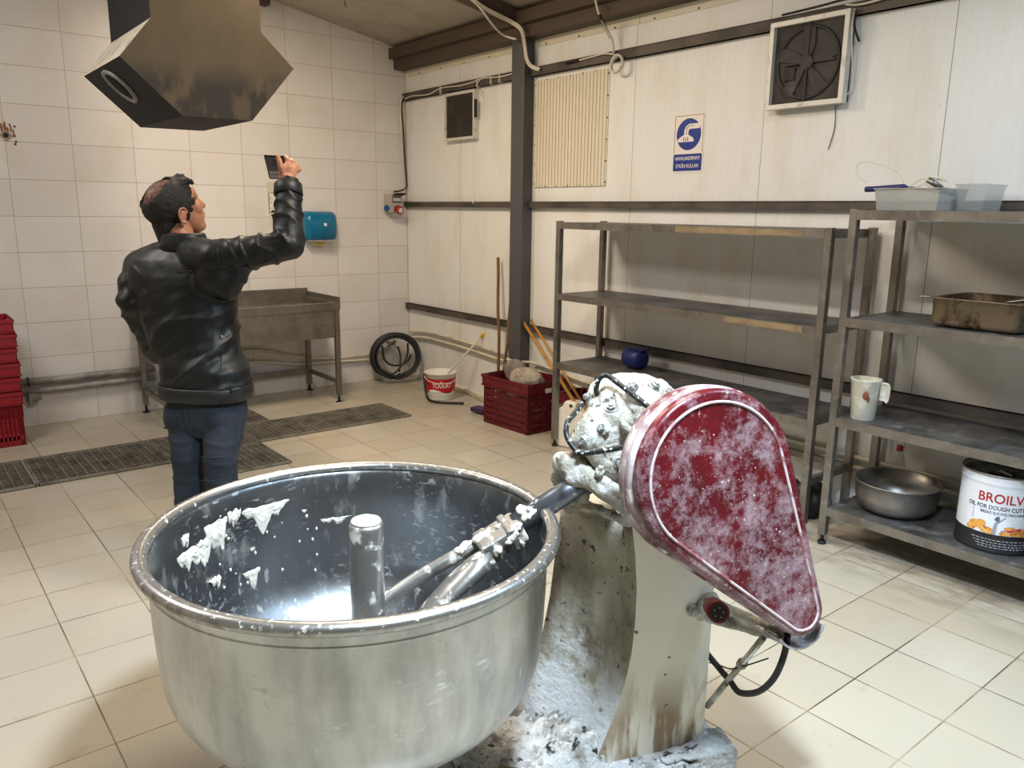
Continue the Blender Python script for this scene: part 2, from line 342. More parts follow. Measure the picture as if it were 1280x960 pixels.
def guard_mat():
    m, nt, bs = nt_new('floured_red_belt_guard')
    tc = nt.nodes.new('ShaderNodeTexCoord'); src = tc.outputs['Object']
    s = nt.nodes.new('ShaderNodeSeparateXYZ'); lk(nt, src, s.inputs[0])
    f0, _ = noise_mask(nt, src, 5, .4, .7)
    c = mixc(nt, f0, s2l((98, 11, 22)), s2l((70, 8, 18)))
    # flour haze, heavier towards the narrow lower end where it settles on the tilted lid
    low = nt.nodes.new('ShaderNodeMapRange'); low.inputs['From Min'].default_value = 1.15; low.inputs['From Max'].default_value = .55
    low.inputs['To Min'].default_value = 0; low.inputs['To Max'].default_value = .14
    lk(nt, s.outputs[2], low.inputs['Value'])
    mp = nt.nodes.new('ShaderNodeTexNoise'); mp.inputs['Scale'].default_value = 12; mp.inputs['Detail'].default_value = 14; mp.inputs['Roughness'].default_value = .8
    lk(nt, src, mp.inputs['Vector'])
    a = mth(nt, 'ADD', mp.outputs['Fac'], low.outputs[0])
    r = nt.nodes.new('ShaderNodeMapRange'); r.inputs['From Min'].default_value = .53; r.inputs['From Max'].default_value = .72; r.inputs['To Max'].default_value = .72
    lk(nt, a, r.inputs['Value'])
    c = mixc(nt, r.outputs[0], c, s2l((190, 170, 176)))
    f3, _ = noise_mask(nt, src, 120, .655, .70, detail=5)
    c = mixc(nt, mth(nt, 'MULTIPLY', f3, .9), c, s2l((236, 230, 228)))
    lk(nt, c, bs.inputs['Base Color'])
    rr = mth(nt, 'ADD', .3, mth(nt, 'MULTIPLY', r.outputs[0], .5)); lk(nt, rr, bs.inputs['Roughness'])
    _, h = noise_mask(nt, src, 60, 0, 1, 6); bump(nt, bs, h, .25, .003)
    return m
M['guard'] = guard_mat()
M['guard_side'] = mat('floured_red_guard_side', (92, 26, 36), .6, 0, [((196, 186, 188), 9, .42, .62, {'detail': 8, 'max': .85, 'stretch': (1, 1, 1)}), ((214, 210, 208), 30, .55, .65, {})], bmp=(50, .4, .004))
M['guard_ridge'] = mat('flour_on_ridge', (206, 190, 190), .7, 0, [((140, 50, 60), 16, .5, .62, {'max': .9})])
M['chipped_black'] = mat('chipped_black_bar', (26, 28, 30), .45, .2, [((206, 206, 200), 90, .58, .64, {'detail': 8, 'r': .8})])

# ---------------------------------------------------------------- mesh helpers
class MB:
    def __init__(s): s.bm = bmesh.new()
    def _new(s, vs, fs, mi=0):
        bv = [s.bm.verts.new(v) for v in vs]
        for f in fs:
            try:
                fc = s.bm.faces.new([bv[i] for i in f]); fc.material_index = mi; fc.smooth = s.sm
            except ValueError: pass
        return bv
    sm = False
    def box(s, a, b, mi=0):
        x0, y0, z0 = [min(a[i], b[i]) for i in range(3)]; x1, y1, z1 = [max(a[i], b[i]) for i in range(3)]
        s._new([(x0,y0,z0),(x1,y0,z0),(x1,y1,z0),(x0,y1,z0),(x0,y0,z1),(x1,y0,z1),(x1,y1,z1),(x0,y1,z1)],
               [(0,3,2,1),(4,5,6,7),(0,1,5,4),(1,2,6,5),(2,3,7,6),(3,0,4,7)], mi); return s
    def obox(s, c, ax, hs, mi=0):
        """box centred at c with axes ax (3 vectors) and half sizes hs"""
        c = V(c); A = [V(ax[i])*hs[i] for i in range(3)]
        vs = [c+A[0]*i+A[1]*j+A[2]*k for k in (-1, 1) for (i, j) in ((-1,-1),(1,-1),(1,1),(-1,1))]
        s._new(vs, [(0,3,2,1),(4,5,6,7),(0,1,5,4),(1,2,6,5),(2,3,7,6),(3,0,4,7)], mi); return s
    def cyl(s, p0, p1, r0, r1=None, seg=20, cap=True, mi=0):
        r1 = r0 if r1 is None else r1
        p0 = V(p0); p1 = V(p1); d = (p1-p0).normalized()
        a = d.orthogonal().normalized(); b = d.cross(a)
        vs = []
        for p, r in ((p0, r0), (p1, r1)):
            for i in range(seg):
                t = 2*PI*i/seg; vs.append(p+a*math.cos(t)*r+b*math.sin(t)*r)
        fs = [(i, (i+1) % seg, seg+(i+1) % seg, seg+i) for i in range(seg)]
        if cap: fs += [tuple(range(seg))[::-1], tuple(range(seg, 2*seg))]
        bv = s._new(vs, fs, mi)
        for f in bv[0].link_faces: pass
        s.smooth_sides(bv, seg); return s
    def smooth_sides(s, bv, seg):
        fs = set()
        for v in bv:
            for f in v.link_faces: fs.add(f)
        for f in fs:
            if len(f.verts) <= 4: f.smooth = True
    def lathe(s, prof, c, ax=(0, 0, 1), seg=48, mi=0, smooth=True, a0=0, a1=2*PI):
        """prof: (r, h) pairs along axis ax from point c"""
        c = V(c); d = V(ax).normalized(); a = V((1, 0, 0)) if abs(d.z) > .999 else d.orthogonal().normalized(); b = d.cross(a)
        rings = []
        full = abs(a1-a0-2*PI) < 1e-6; n = seg if full else seg+1
        for r, h in prof:
            if r < 1e-6: rings.append([s.bm.verts.new(c+d*h)])
            else: rings.append([s.bm.verts.new(c+d*h+a*math.cos(a0+(a1-a0)*i/seg)*r+b*math.sin(a0+(a1-a0)*i/seg)*r) for i in range(n)])
        for k in range(len(rings)-1):
            A, B = rings[k], rings[k+1]
            for i in range(seg):
                j = (i+1) % n if full else i+1
                q = [A[i % len(A)] if len(A) > 1 else A[0], A[j] if len(A) > 1 else A[0], B[j] if len(B) > 1 else B[0], B[i] if len(B) > 1 else B[0]]
                u = []
                for v in q:
                    if v not in u: u.append(v)
                if len(u) > 2:
                    try: f = s.bm.faces.new(u); f.smooth = smooth; f.material_index = mi
                    except ValueError: pass
        return s
    def tube(s, pts, r, seg=10, mi=0, closed=False, smooth_path=4):
        P = [V(p) for p in pts]
        if smooth_path and len(P) > 2: P = spline(P, smooth_path, closed)
        n = len(P); rings = []; prev = None
        for i in range(n):
            t = (P[(i+1) % n]-P[i-1]) if closed else (P[min(i+1, n-1)]-P[max(i-1, 0)])
            t.normalize()
            if prev is None: a = t.orthogonal().normalized()
            else:
                a = prev - t*prev.dot(t); a = a.normalized() if a.length > 1e-6 else t.orthogonal().normalized()
            prev = a; b = t.cross(a)
            rr = r(i/(n-1)) if callable(r) else r
            rings.append([s.bm.verts.new(P[i]+a*math.cos(2*PI*k/seg)*rr+b*math.sin(2*PI*k/seg)*rr) for k in range(seg)])
        for i in range(n if closed else n-1):
            A, B = rings[i], rings[(i+1) % n]
            for k in range(seg):
                f = s.bm.faces.new((A[k], A[(k+1) % seg], B[(k+1) % seg], B[k])); f.smooth = True; f.material_index = mi
        if not closed:
            s.bm.faces.new(rings[0][::-1]).material_index = mi; s.bm.faces.new(rings[-1]).material_index = mi
        return s
    def loft(s, rings, mi=0, smooth=True, cap=True):
        R = [[s.bm.verts.new(p) for p in r] for r in rings]; n = len(R[0])
        for i in range(len(R)-1):
            for k in range(n):
                f = s.bm.faces.new((R[i][k], R[i][(k+1) % n], R[i+1][(k+1) % n], R[i+1][k])); f.smooth = smooth; f.material_index = mi
        if cap:
            s.bm.faces.new(R[0][::-1]).material_index = mi; s.bm.faces.new(R[-1]).material_index = mi
        return s
    def ball(s, c, r, sc=(1, 1, 1), ax=None, seg=20, rings=12, mi=0):
        c = V(c); ax = ax or (V((1,0,0)), V((0,1,0)), V((0,0,1)))
        vs = []; rr = []
        for i in range(rings+1):
            ph = PI*i/rings; row = []
            m = 1 if i in (0, rings) else seg
            for k in range(m):
                t = 2*PI*k/seg
                row.append(s.bm.verts.new(c + V(ax[0])*r*sc[0]*math.sin(ph)*math.cos(t) + V(ax[1])*r*sc[1]*math.sin(ph)*math.sin(t) + V(ax[2])*r*sc[2]*math.cos(ph)))
            rr.append(row)
        for i in range(rings):
            A, B = rr[i], rr[i+1]
            for k in range(seg):
                q = [A[k % len(A)], A[(k+1) % len(A)], B[(k+1) % len(B)], B[k % len(B)]]; u = []
                for v in q:
                    if v not in u: u.append(v)
                f = s.bm.faces.new(u[::-1]); f.smooth = True; f.material_index = mi
        return s
    def capsule(s, p0, p1, r0, r1, seg=18):
        s.cyl(p0, p1, r0, r1, seg); s.ball(p0, r0, seg=seg); s.ball(p1, r1, seg=seg); return s
    def prism(s, poly, o, ex, ey, ez, d0, d1, mi=0):
        """2D polygon in axes ex,ey, extruded along ez from d0 to d1"""
        o = V(o); A = [s.bm.verts.new(o+V(ex)*x+V(ey)*y+V(ez)*d0) for x, y in poly]; B = [s.bm.verts.new(o+V(ex)*x+V(ey)*y+V(ez)*d1) for x, y in poly]
        n = len(poly)
        for i in range(n): s.bm.faces.new((A[i], A[(i+1) % n], B[(i+1) % n], B[i])).material_index = mi
        s.bm.faces.new(A[::-1]).material_index = mi; s.bm.faces.new(B).material_index = mi
        return s
    def build(s, name, m, parent=None, bevel=0, bseg=2, mats=None, loc=None, solid=0, sub=0, fix=True):
        if fix: bmesh.ops.recalc_face_normals(s.bm, faces=s.bm.faces)
        off = V(loc) if loc is not None else V((0, 0, 0))
        if parent is not None: off = root_loc(parent)
        bmesh.ops.translate(s.bm, verts=s.bm.verts, vec=-off)
        me = bpy.data.meshes.new(name); s.bm.to_mesh(me); s.bm.free()
        for mm in ([m] if mats is None else mats): me.materials.append(mm)
        o = bpy.data.objects.new(name, me); C.objects.link(o)
        if parent is not None: o.parent = parent
        else: o.location = off
        if solid:
            md = o.modifiers.new('solid', 'SOLIDIFY'); md.thickness = solid; md.offset = 0
        if bevel:
            md = o.modifiers.new('bevel', 'BEVEL'); md.width = bevel; md.segments = bseg; md.limit_method = 'ANGLE'; md.angle_limit = math.radians(40)
        if sub:
            md = o.modifiers.new('sub', 'SUBSURF'); md.levels = sub; md.render_levels = sub
        return o
def root_loc(o):
    l = V(o.location)
    while o.parent: o = o.parent; l += V(o.location)
    return l
def spline(P, k=4, closed=False):
    out = []; n = len(P)
    rng = range(n) if closed else range(n-1)
    for i in rng:
        p0 = P[i-1] if (closed or i > 0) else P[0]; p1 = P[i]; p2 = P[(i+1) % n]; p3 = P[(i+2) % n] if (closed or i+2 < n) else P[-1]
        for j in range(k):
            t = j/k; out.append(.5*((2*p1)+(p2-p0)*t+(2*p0-5*p1+4*p2-p3)*t*t+(3*p1-p0-3*p2+p3)*t*t*t))
    if not closed: out.append(P[-1].copy())
    return out
def tag(o, label=None, cat=None, group=None, kind=None):
    if label: o['label'] = label
    if cat: o['category'] = cat
    if group: o['group'] = group
    if kind: o['kind'] = kind
    return o
def thing(name, loc, label, cat, group=None):
    o = bpy.data.objects.new(name, None); o.empty_display_size = .1; o.location = loc; C.objects.link(o)
    return tag(o, label, cat, group)
def struct(o): o['kind'] = 'structure'; return o
def remesh(o, voxel, smooth=6, disp=None):
    """melt the overlapping solids of o into one continuous surface"""
    md = o.modifiers.new('r', 'REMESH'); md.mode = 'VOXEL'; md.voxel_size = voxel; md.use_smooth_shade = True
    sm = o.modifiers.new('s', 'SMOOTH'); sm.iterations = smooth; sm.factor = .5
    dg = bpy.context.evaluated_depsgraph_get(); dg.update()
    me = bpy.data.meshes.new_from_object(o.evaluated_get(dg)); o.modifiers.clear(); old = o.data
    mats = list(old.materials); o.data = me; me.materials.clear()
    for mm in mats: me.materials.append(mm)
    if disp:
        for v, n in [(v, v.normal.copy()) for v in me.vertices]: v.co = v.co + n*disp(v.co)
    for p in me.polygons: p.use_smooth = True
    me.update()
    return o
def text_obj(name, txt, size, o, ex, ey, m, parent, ext=.0006, align='CENTER', wrap=None, sx=1.0, bold=0.0):
    cu = bpy.data.curves.new(name, 'FONT'); cu.body = txt; cu.size = size; cu.extrude = ext; cu.align_x = align; cu.align_y = 'CENTER'; cu.offset = bold
    t = bpy.data.objects.new(name, cu); C.objects.link(t)
    dg = bpy.context.evaluated_depsgraph_get(); dg.update()
    me = bpy.data.meshes.new_from_object(t.evaluated_get(dg)); C.objects.unlink(t); bpy.data.objects.remove(t)
    o = V(o); ex = V(ex); ey = V(ey); ez = ex.cross(ey); base = root_loc(parent)
    for v in me.vertices:
        x, y, z = v.co; x *= sx
        if wrap: v.co = wrap(x, y, z) - base
        else: v.co = o+ex*x+ey*y+ez*z - base
    me.materials.clear(); me.materials.append(m)
    ob = bpy.data.objects.new(name, me); C.objects.link(ob); ob.parent = parent
    return ob

# ================================================================ SETTING
def roof_z(x): return 2.975 - .183*x
XL, YB = -6.6, -9.8
struct(MB().box((XL, YB, -.12), (.3, .3, 0)).build('floor', M['floor']))
b = MB(); b.prism([(XL, 0), (0, 0), (0, roof_z(0)+.2), (XL, roof_z(XL)+.2)], (0, 0, 0), (1,0,0), (0,0,1), (0,1,0), 0, .12)
struct(b.build('wall_back', M['tiles']))
struct(MB().box((0, YB, 0), (.1, .12, roof_z(0)+.1)).build('wall_right', M['panel']))
struct(MB().box((XL-.12, YB, 0), (XL, .12, roof_z(XL)+.2)).build('wall_left', M['plain_wall']))
b = MB(); b.prism([(XL, 0), (.1, 0), (.1, roof_z(0)+.2), (XL, roof_z(XL)+.2)], (0, YB, 0), (1,0,0), (0,0,1), (0,1,0), -.12, 0)
struct(b.build('wall_front', M['plain_wall']))
b = MB(); b.prism([(XL-.1, roof_z(XL-.1)), (.1, roof_z(.1)), (.1, roof_z(.1)+.1), (XL-.1, roof_z(XL-.1)+.1)], (0, YB-.1, 0), (1,0,0), (0,0,1), (0,1,0), 0, 10.1)
struct(b.build('ceiling', M['ceiling']))
# eave beams (two stacked channels), purlins, column, rafter
b = MB(); b.box((-.17, YB, 2.885), (0, -.0, 2.97)); b.box((-.12, YB, 2.80), (0, 0, 2.884)); 
struct(b.build('trim_1', M['beam_iron']))
for i, (z, t) in enumerate(((2.575, .06), (1.628, .045), (.685, .05))):
    b = MB(); b.box((-.035, YB, z-t/2), (0, -.0, z+t/2)); b.box((-.04, YB, z+t/2-.004), (0, 0, z+t/2)); b.box((-.04, YB, z-t/2), (0, 0, z-t/2+.004))
    struct(b.build('trim_%d' % (i+2), M['black_iron']))
b = MB()
b.box((-.10, -1.815, 0), (-.001, -1.70, 2.88)); b.box((-.112, -1.83, 0), (-.10, -1.685, 2.88)); b.box((-.16, -1.87, 0), (0, -1.65, .012))
struct(b.build('trim_5', M['column_iron'], bevel=.003))
b = MB()
ex = V((-1, 0, .183)).normalized(); ez = V((0, -1, 0)).cross(ex).normalized()
b.obox(V((-1.65, -1.76, roof_z(-1.65)-.055)), (ex, V((0,1,0)), V((.183,0,1)).normalized()), (1.65, .03, .05))
b.obox(V((-1.65, -1.76, roof_z(-1.65)-.105)), (ex, V((0,1,0)), V((.183,0,1)).normalized()), (1.65, .045, .004))
struct(b.build('trim_6', M['beam_iron']))
b = MB()
b.obox(V((-3.3, -.06, roof_z(-3.3)-.04)), (ex, V((0,1,0)), V((.183,0,1)).normalized()), (2.05, .05, .035))
struct(b.build('trim_7', M['beam_iron']))
# corner joint strip
struct(MB().box((-.008, -.006, 0), (0, 0, 2.8)).build('trim_8', M['plain_wall']))
# cover panel screwed over an old opening
t = thing('cover_panel', (0, -2.2, 1.75), 'ribbed cream cover panel screwed to the wall right of the steel column', 'panel')
b = MB(); n = 22
for k in range(n):
    y0 = -1.85-.745*k/n; y1 = -1.85-.745*(k+.62)/n
    b.box((-.004, y1, 1.755), (-.012, y0, 2.51))
b.box((-.006, -2.595, 1.755), (0, -1.84, 2.515)); b.build('sheet', M['patch'], t)
for k in range(6):
    z = 1.78+.14*k
    for y in (-1.845, -2.59): MB().ball((-.010, y, z), .005, seg=8, rings=5).build('screw', M['screw'], t)
for k in range(1, 6):
    y = -1.845-.745*k/6
    for z in (1.762, 2.508): MB().ball((-.010, y, z), .005, seg=8, rings=5).build('screw', M['screw'], t)
# upper flashing strip with screws
t = thing('flashing_strip', (0, -1, 2.70), 'long cream flashing strip with rusty screws under the eave beam', 'flashing')
b = MB(); b.box((-.006, -1.66, 2.745), (0, -.05, 2.80)); b.build('sheet', M['patch'], t)
b = MB(); b.box((-.006, -5.5, 2.745), (0, -1.86, 2.80)); b.build('sheet', M['patch'], t)
for k in range(16):
    y = -.25-.34*k
    if abs(y+1.76) < .13: continue
    MB().ball((-.008, y, 2.755), .006, seg=8, rings=5).build('screw', M['screw'], t)

# unseen ceiling lamps; the far one is added for its warm fill
for nm, lab, (x, y, z, L) in (('unseen_tube_lamp', 'unseen fluorescent batten lamp hanging over the mixer', (-2.2, -4.45, 2.87, .32)), ('unseen_tube_lamp', 'unseen fluorescent batten lamp at the right, over the laden rack aisle', (-1.25, -6.6, 3.0, .5)), ('unseen_tube_lamp', 'added batten lamp for the warm far fill, between hood and steel column', (-2.05, -1.95, 3.18, .5))):
    t = thing(nm, (x, y, z), lab, 'lamp', 'ceiling lamps')
    MB().box((x-.04, y-L, z), (x+.04, y+L, z+.03)).build('housing', M['lamp_body'], t, bevel=.005)
    MB().cyl((x, y-.31, z+.03), (x, y-.31, roof_z(x)-.012), .004, seg=8).build('suspension_rod', M['steel'], t)
    MB().cyl((x, y+.31, z+.03), (x, y+.31, roof_z(x)-.012), .004, seg=8).build('suspension_rod', M['steel'], t)
t = thing('pendant_lamp', (-3.05, -5.95, 3.05), 'round shaded pendant lamp hanging over the photographer', 'lamp')
MB().lathe([(.03, .10), (.05, .09), (.12, .02), (.17, -.10), (.165, -.10), (.115, .015), (.045, .08), (0, .085)], (-3.05, -5.95, 3.02), seg=40).build('shade', M['lamp_body'], t)
MB().cyl((-3.05, -5.95, 3.10), (-3.05, -5.95, roof_z(-3.05)-.012), .004, seg=8).build('cord', M['cable_black'], t)
M['bolt'] = mat('greasy_bolt', (150, 150, 146), .5, .3, [((80, 80, 76), 60, .5, .6, {})])
# ================================================================ DOUGH MIXER
B0 = V((-3.12, -4.86, 0)); MA = V((.93358, -.35837, 0)); EA = V((.35837, .93358, 0)); UP = V((0, 0, 1))
def P(s, o, z): return B0 + MA*s + EA*o + UP*z
mx = thing('dough_mixer', (-3.12, -4.86, 0), 'large dough mixer with open steel bowl, cream column and floury red belt guard', 'dough mixer')
# base plate under the bowl and plinth under the column
b = MB(); b.sm = False
poly = [(-.30, -.16), (-.16, -.30), (.2, -.30), (.5, -.2), (1.02, -.2), (1.02, .22), (.5, .2), (.2, .30), (-.16, .30), (-.30, .16)]
b.prism(poly, B0, MA, EA, UP, .015, .085); base = b.build('base_plate', M['flour'], mx, bevel=.015)
b = MB(); b.lathe([(.0, .085), (.17, .085), (.17, .16), (.12, .2), (.10, .30), (0, .30)], B0); b.build('bowl_bearing', M['arm_steel'], mx)
for s_, o_ in ((-.2, -.18), (-.2, .18), (.93, -.15), (.93, .17)): MB().cyl(P(s_, o_, 0), P(s_, o_, .02), .035, seg=14).build('foot', M['black_iron'], mx)
# bowl: one open shell with inner and outer skins
Ro, zb, zt = .478, .275, .80
outer = [(0, zb), (.12, zb+.004)]
for i in range(1, 15):
    a = PI/2*i/14; outer.append((.12+(Ro-.012-.12)*math.sin(a), zb+.004+.235*(1-math.cos(a))))
outer += [(Ro-.006, zb+.30), (Ro-.002, zb+.38), (Ro, zt-.06), (Ro+.006, zt-.03), (Ro+.012, zt-.01)]
inner = [(r-.008 if r > .05 else r, z+.008) for r, z in outer][::-1]
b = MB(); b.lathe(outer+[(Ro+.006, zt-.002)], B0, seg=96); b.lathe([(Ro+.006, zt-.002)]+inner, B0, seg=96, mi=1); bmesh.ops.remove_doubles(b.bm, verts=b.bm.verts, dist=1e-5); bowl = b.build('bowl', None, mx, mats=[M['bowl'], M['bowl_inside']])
b = MB(); n = 96; rings = []
for i in range(n):
    t = 2*PI*i/n; c = B0+V((math.cos(t)*(Ro+.014), math.sin(t)*(Ro+.014), zt))
    rad = V((math.cos(t), math.sin(t), 0)); rings.append([b.bm.verts.new(c+rad*math.cos(2*PI*k/12)*.018+UP*math.sin(2*PI*k/12)*.015) for k in range(12)])
for i in range(n):
    for k in range(12):
        f = b.bm.faces.new((rings[i][k], rings[i][(k+1)%12], rings[(i+1)%n][(k+1)%12], rings[(i+1)%n][k])); f.smooth = True
b.build('rim', M['bowl_rim'], bowl)
b = MB(); b.lathe([(Ro+.001, zt-.052), (Ro+.006, zt-.046), (Ro+.001, zt-.04)], B0, seg=96); b.build('swaged_band', M['bowl'], bowl)
# dough smears stuck to the inner wall
def smear(ang, z, w_, h_, seed, pts=9):
    """ragged patch of dough hugging the inside wall of the bowl"""
    rnd = random.Random(seed); bm = MB(); N_ = 26; M_ = 12; grid = []
    for i in range(N_+1):
        u = i/N_; row = []
        a = ang+(u-.5)*w_/.47
        top = .12*noise.noise(V((seed, u*4, 1)))
        ln = (.35+1.3*abs(noise.noise(V((seed*1.7, u*2.6, 2))))+.35*abs(noise.noise(V((seed, u*11, 5)))))*math.sin(PI*min(max(u, .02), .98))**.7
        for j in range(M_+1):
            v = j/M_; zz = z+h_*(.5+top-v*ln)
            # radius of the inner wall at this height
            r = Ro-.0085
            if zz < zb+.30:
                k = max(0, min(1, (zb+.239-zz)/.235)); ca = k; r = .12+(Ro-.012-.12)*math.sqrt(max(0, 1-ca*ca))-.0085
            th = .0055*math.sin(PI*min(max(v, .0), 1))**.6*math.sin(PI*u)**.4*(.5+abs(noise.noise(V((u*9, v*9, seed)))*1.6))+.0006
            row.append(bm.bm.verts.new(B0+V((math.cos(a)*(r-th), math.sin(a)*(r-th), zz))))
        grid.append(row)
    for i in range(N_):
        for j in range(M_):
            f = bm.bm.faces.new((grid[i][j], grid[i+1][j], grid[i+1][j+1], grid[i][j+1])); f.smooth = True
    return bm
def bowl_ang(px, py):
    """direction and height on the inner wall seen along a sight line"""
    d = sight(px, py); lo = None; t = 0.5
    best = None
    while t < 3.2:
        p = CAM+d*t-B0; r = math.hypot(p.x, p.y)
        if best is None and r < .45 and p.z < .82: best = 1
        if best and r > Ro-.01: return math.atan2(p.y, p.x), p.z
        t += .004
    return 0, .6
for k, (px, py, w_, h_) in enumerate([(231, 680, .035, .05), (271, 684, .085, .15), (293, 654, .045, .08), (332, 648, .15, .085), (243, 706, .16, .11), (266, 728, .07, .06), (316, 692, .018, .05), (312, 725, .06, .07), (420, 650, .10, .025), (300, 604, .02, .03), (380, 640, .016, .016), (254, 686, .05, .05)]):
    a_, z_ = bowl_ang(px, py)
    smear(a_, z_, w_, h_, 11+k*3).build('dough_smear', M['dough'], bowl)
rnd = random.Random(5)
for k in range(34):
    px = rnd.uniform(270, 400); py = rnd.uniform(640, 735); a_, z_ = bowl_ang(px, py)
    r = rnd.uniform(.0018, .0045); k_ = max(0, min(1, (zb+.239-z_)/.235)); rr = .12+(Ro-.132)*math.sqrt(max(0, 1-k_*k_))-.009
    MB().ball(B0+V((math.cos(a_)*rr, math.sin(a_)*rr, z_)), r, sc=(1, 1, 1.5), seg=8, rings=6).build('dough_crumb', M['dough'], bowl)
# small drain hole plug on the outside wall
q = PD(368, 887, 1.6)
# central post
b = MB(); b.lathe([(0, zb+.01), (.075, zb+.01), (.06, zb+.03), (.046, zb+.05), (.043, zb+.08), (.043, .80), (.040, .812), (0, .815)], B0+MA*.025, seg=32); post = b.build('centre_post', M['arm_steel'], mx)
b = MB(); b.lathe([(0, .826), (.022, .825), (.036, .819), (.040, .812), (.0, .812)], B0+MA*.025, seg=24); b.build('dough_cap', M['dough'], post)
# agitator arm: shaft, clamp block, two prongs
arm_d = (P(.555, 0, .842)-P(.107, 0, .60)).normalized()
b = MB(); b.cyl(P(.415, -.01, .764), P(.72, -.01, .93), .031, seg=28); b.cyl(P(.60, -.01, .866), P(.625, -.01, .879), .04, seg=28)
arm = b.build('agitator_shaft', M['shaft_steel'], mx)
side = EA.copy(); nrm = arm_d.cross(side).normalized()
b = MB()
b.obox(P(.370, -.02, .738), (arm_d, side, nrm), (.062, .05, .026)); b.obox(P(.395, -.02, .752), (arm_d, side, nrm), (.012, .056, .032)); b.obox(P(.335, -.02, .718), (arm_d, side, nrm), (.02, .054, .03))
b.build('clamp_block', M['arm_steel'], arm, bevel=.008, bseg=3)
b = MB(); b.tube([P(.34, .02, .715), P(.24, .022, .672), P(.12, .02, .612), P(.02, .01, .545), P(-.06, -.02, .47), P(-.10, -.06, .40)], lambda t: .017+.003*math.sin(PI*t), seg=14)
b.build('prong', M['arm_steel'], arm)
b = MB(); rg = []
for s_, o_, z_, w_, h_ in ((.335, -.055, .71, .030, .026), (.29, -.062, .680, .044, .028), (.23, -.07, .640, .048, .024), (.16, -.085, .585, .044, .018), (.09, -.11, .52, .032, .014), (.04, -.14, .46, .016, .010)):
    c = P(s_, o_, z_); rg.append([c+side*w_*math.cos(2*PI*k/16)+nrm*h_*math.sin(2*PI*k/16) for k in range(16)])
b.loft(rg); b.build('prong', M['arm_steel'], arm)
def blob(name, spots, m, parent, voxel=.006, sm=4, dsp=None):
    b = MB()
    for c, r, sc in spots: b.ball(c, r, sc=sc, ax=(arm_d, side, nrm), seg=14, rings=9)
    o = b.build(name, m, parent); return remesh(o, voxel, sm, dsp)
dn = lambda a, f: (lambda co: a*(noise.noise(co*f)+.5*noise.noise(co*f*2.3)))
blob('dough_clump', [(P(.335, -.045, .738), .018, (1.5, 1.0, .4)), (P(.325, -.02, .744), .014, (1.6, 1, .5)), (P(.345, -.075, .730), .015, (1.1, .6, .8)), (P(.30, -.065, .715), .016, (1.8, .8, .3))], M['dough'], arm, .003, 1, dn(.010, 52))
blob('dough_clump', [(P(.43, -.01, .806), .016, (1, 1.3, .45)), (P(.44, -.035, .797), .015, (1.3, 1, .6)), (P(.455, -.03, .805), .012, (1.4, 1.2, .6))], M['dough'], arm, .003, 1, dn(.008, 55))
blob('dough_clump', [(P(.40, -.060, .778), .014, (1.3, 1, .45)), (P(.385, -.076, .757), .014, (1.6, .5, .8)), (P(.41, -.076, .745), .008, (.8, .6, 2.4)), (P(.375, -.01, .772), .012, (1.8, .8, .35))], M['dough'], arm, .003, 1, dn(.008, 55))
blob('dough_clump', [(P(.33, .005, .738), .018, (1.8, 1, .5)), (P(.28, .015, .708), .014, (2.2, 1, .6))], M['dough'], arm, .003, 1, dn(.008, 55))
# column: side profile lofted between its near and far cheek
near = [(.60, .06), (.625, .12), (.655, .20), (.678, .26), (.696, .33), (.710, .41), (.716, .50), (.716, .60), (.706, .70), (.694, .775)]
far = [(.43, .06), (.47, .14), (.505, .21), (.535, .29), (.556, .37), (.572, .46), (.582, .55), (.59, .64), (.598, .71), (.605, .775)]
b = MB(); oN, oF = -.135, .135; nS = 8
def col_pt(i, t):
    s0, z0 = near[i]; s1, z1 = far[i]; dip = .035*math.sin(PI*t)   # hollow front facing the bowl
    return P(s0*(1-t)+s1*t+dip, oN*(1-t)+oF*t, z0*(1-t)+z1*t)
G = [[b.bm.verts.new(col_pt(i, k/nS)) for k in range(nS+1)] for i in range(len(near))]
for i in range(len(near)-1):
    for k in range(nS):
        f = b.bm.faces.new((G[i][k], G[i][k+1], G[i+1][k+1], G[i+1][k])); f.material_index = 1; f.smooth = True
bkN = [b.bm.verts.new(P(.952-.0*i, oN, z)) for i, (s_, z) in enumerate(near)]
bkF = [b.bm.verts.new(P(.952, oF, z)) for s_, z in near]
for i in range(len(near)-1):
    b.bm.faces.new((G[i][0], G[i+1][0], bkN[i+1], bkN[i])); b.bm.faces.new((G[i][-1], G[i+1][-1], bkF[i+1], bkF[i])); b.bm.faces.new((bkN[i], bkN[i+1], bkF[i+1], bkF[i]))
b.bm.faces.new(G[-1]+[bkF[-1], bkN[-1]]); b.bm.faces.new(G[0]+[bkF[0], bkN[0]])
column = b.build('column', None, mx, mats=[M['column_side'], M['column_face']])
for s_, z_ in ((.70, .66), (.71, .60)): pass
b = MB(); b.cyl(P(.885, -.136, .515), P(.885, -.150, .515), .017, seg=6); b.cyl(P(.885, -.150, .515), P(.885, -.158, .515), .009, seg=12); b.build('bolt', M['casting'], column)
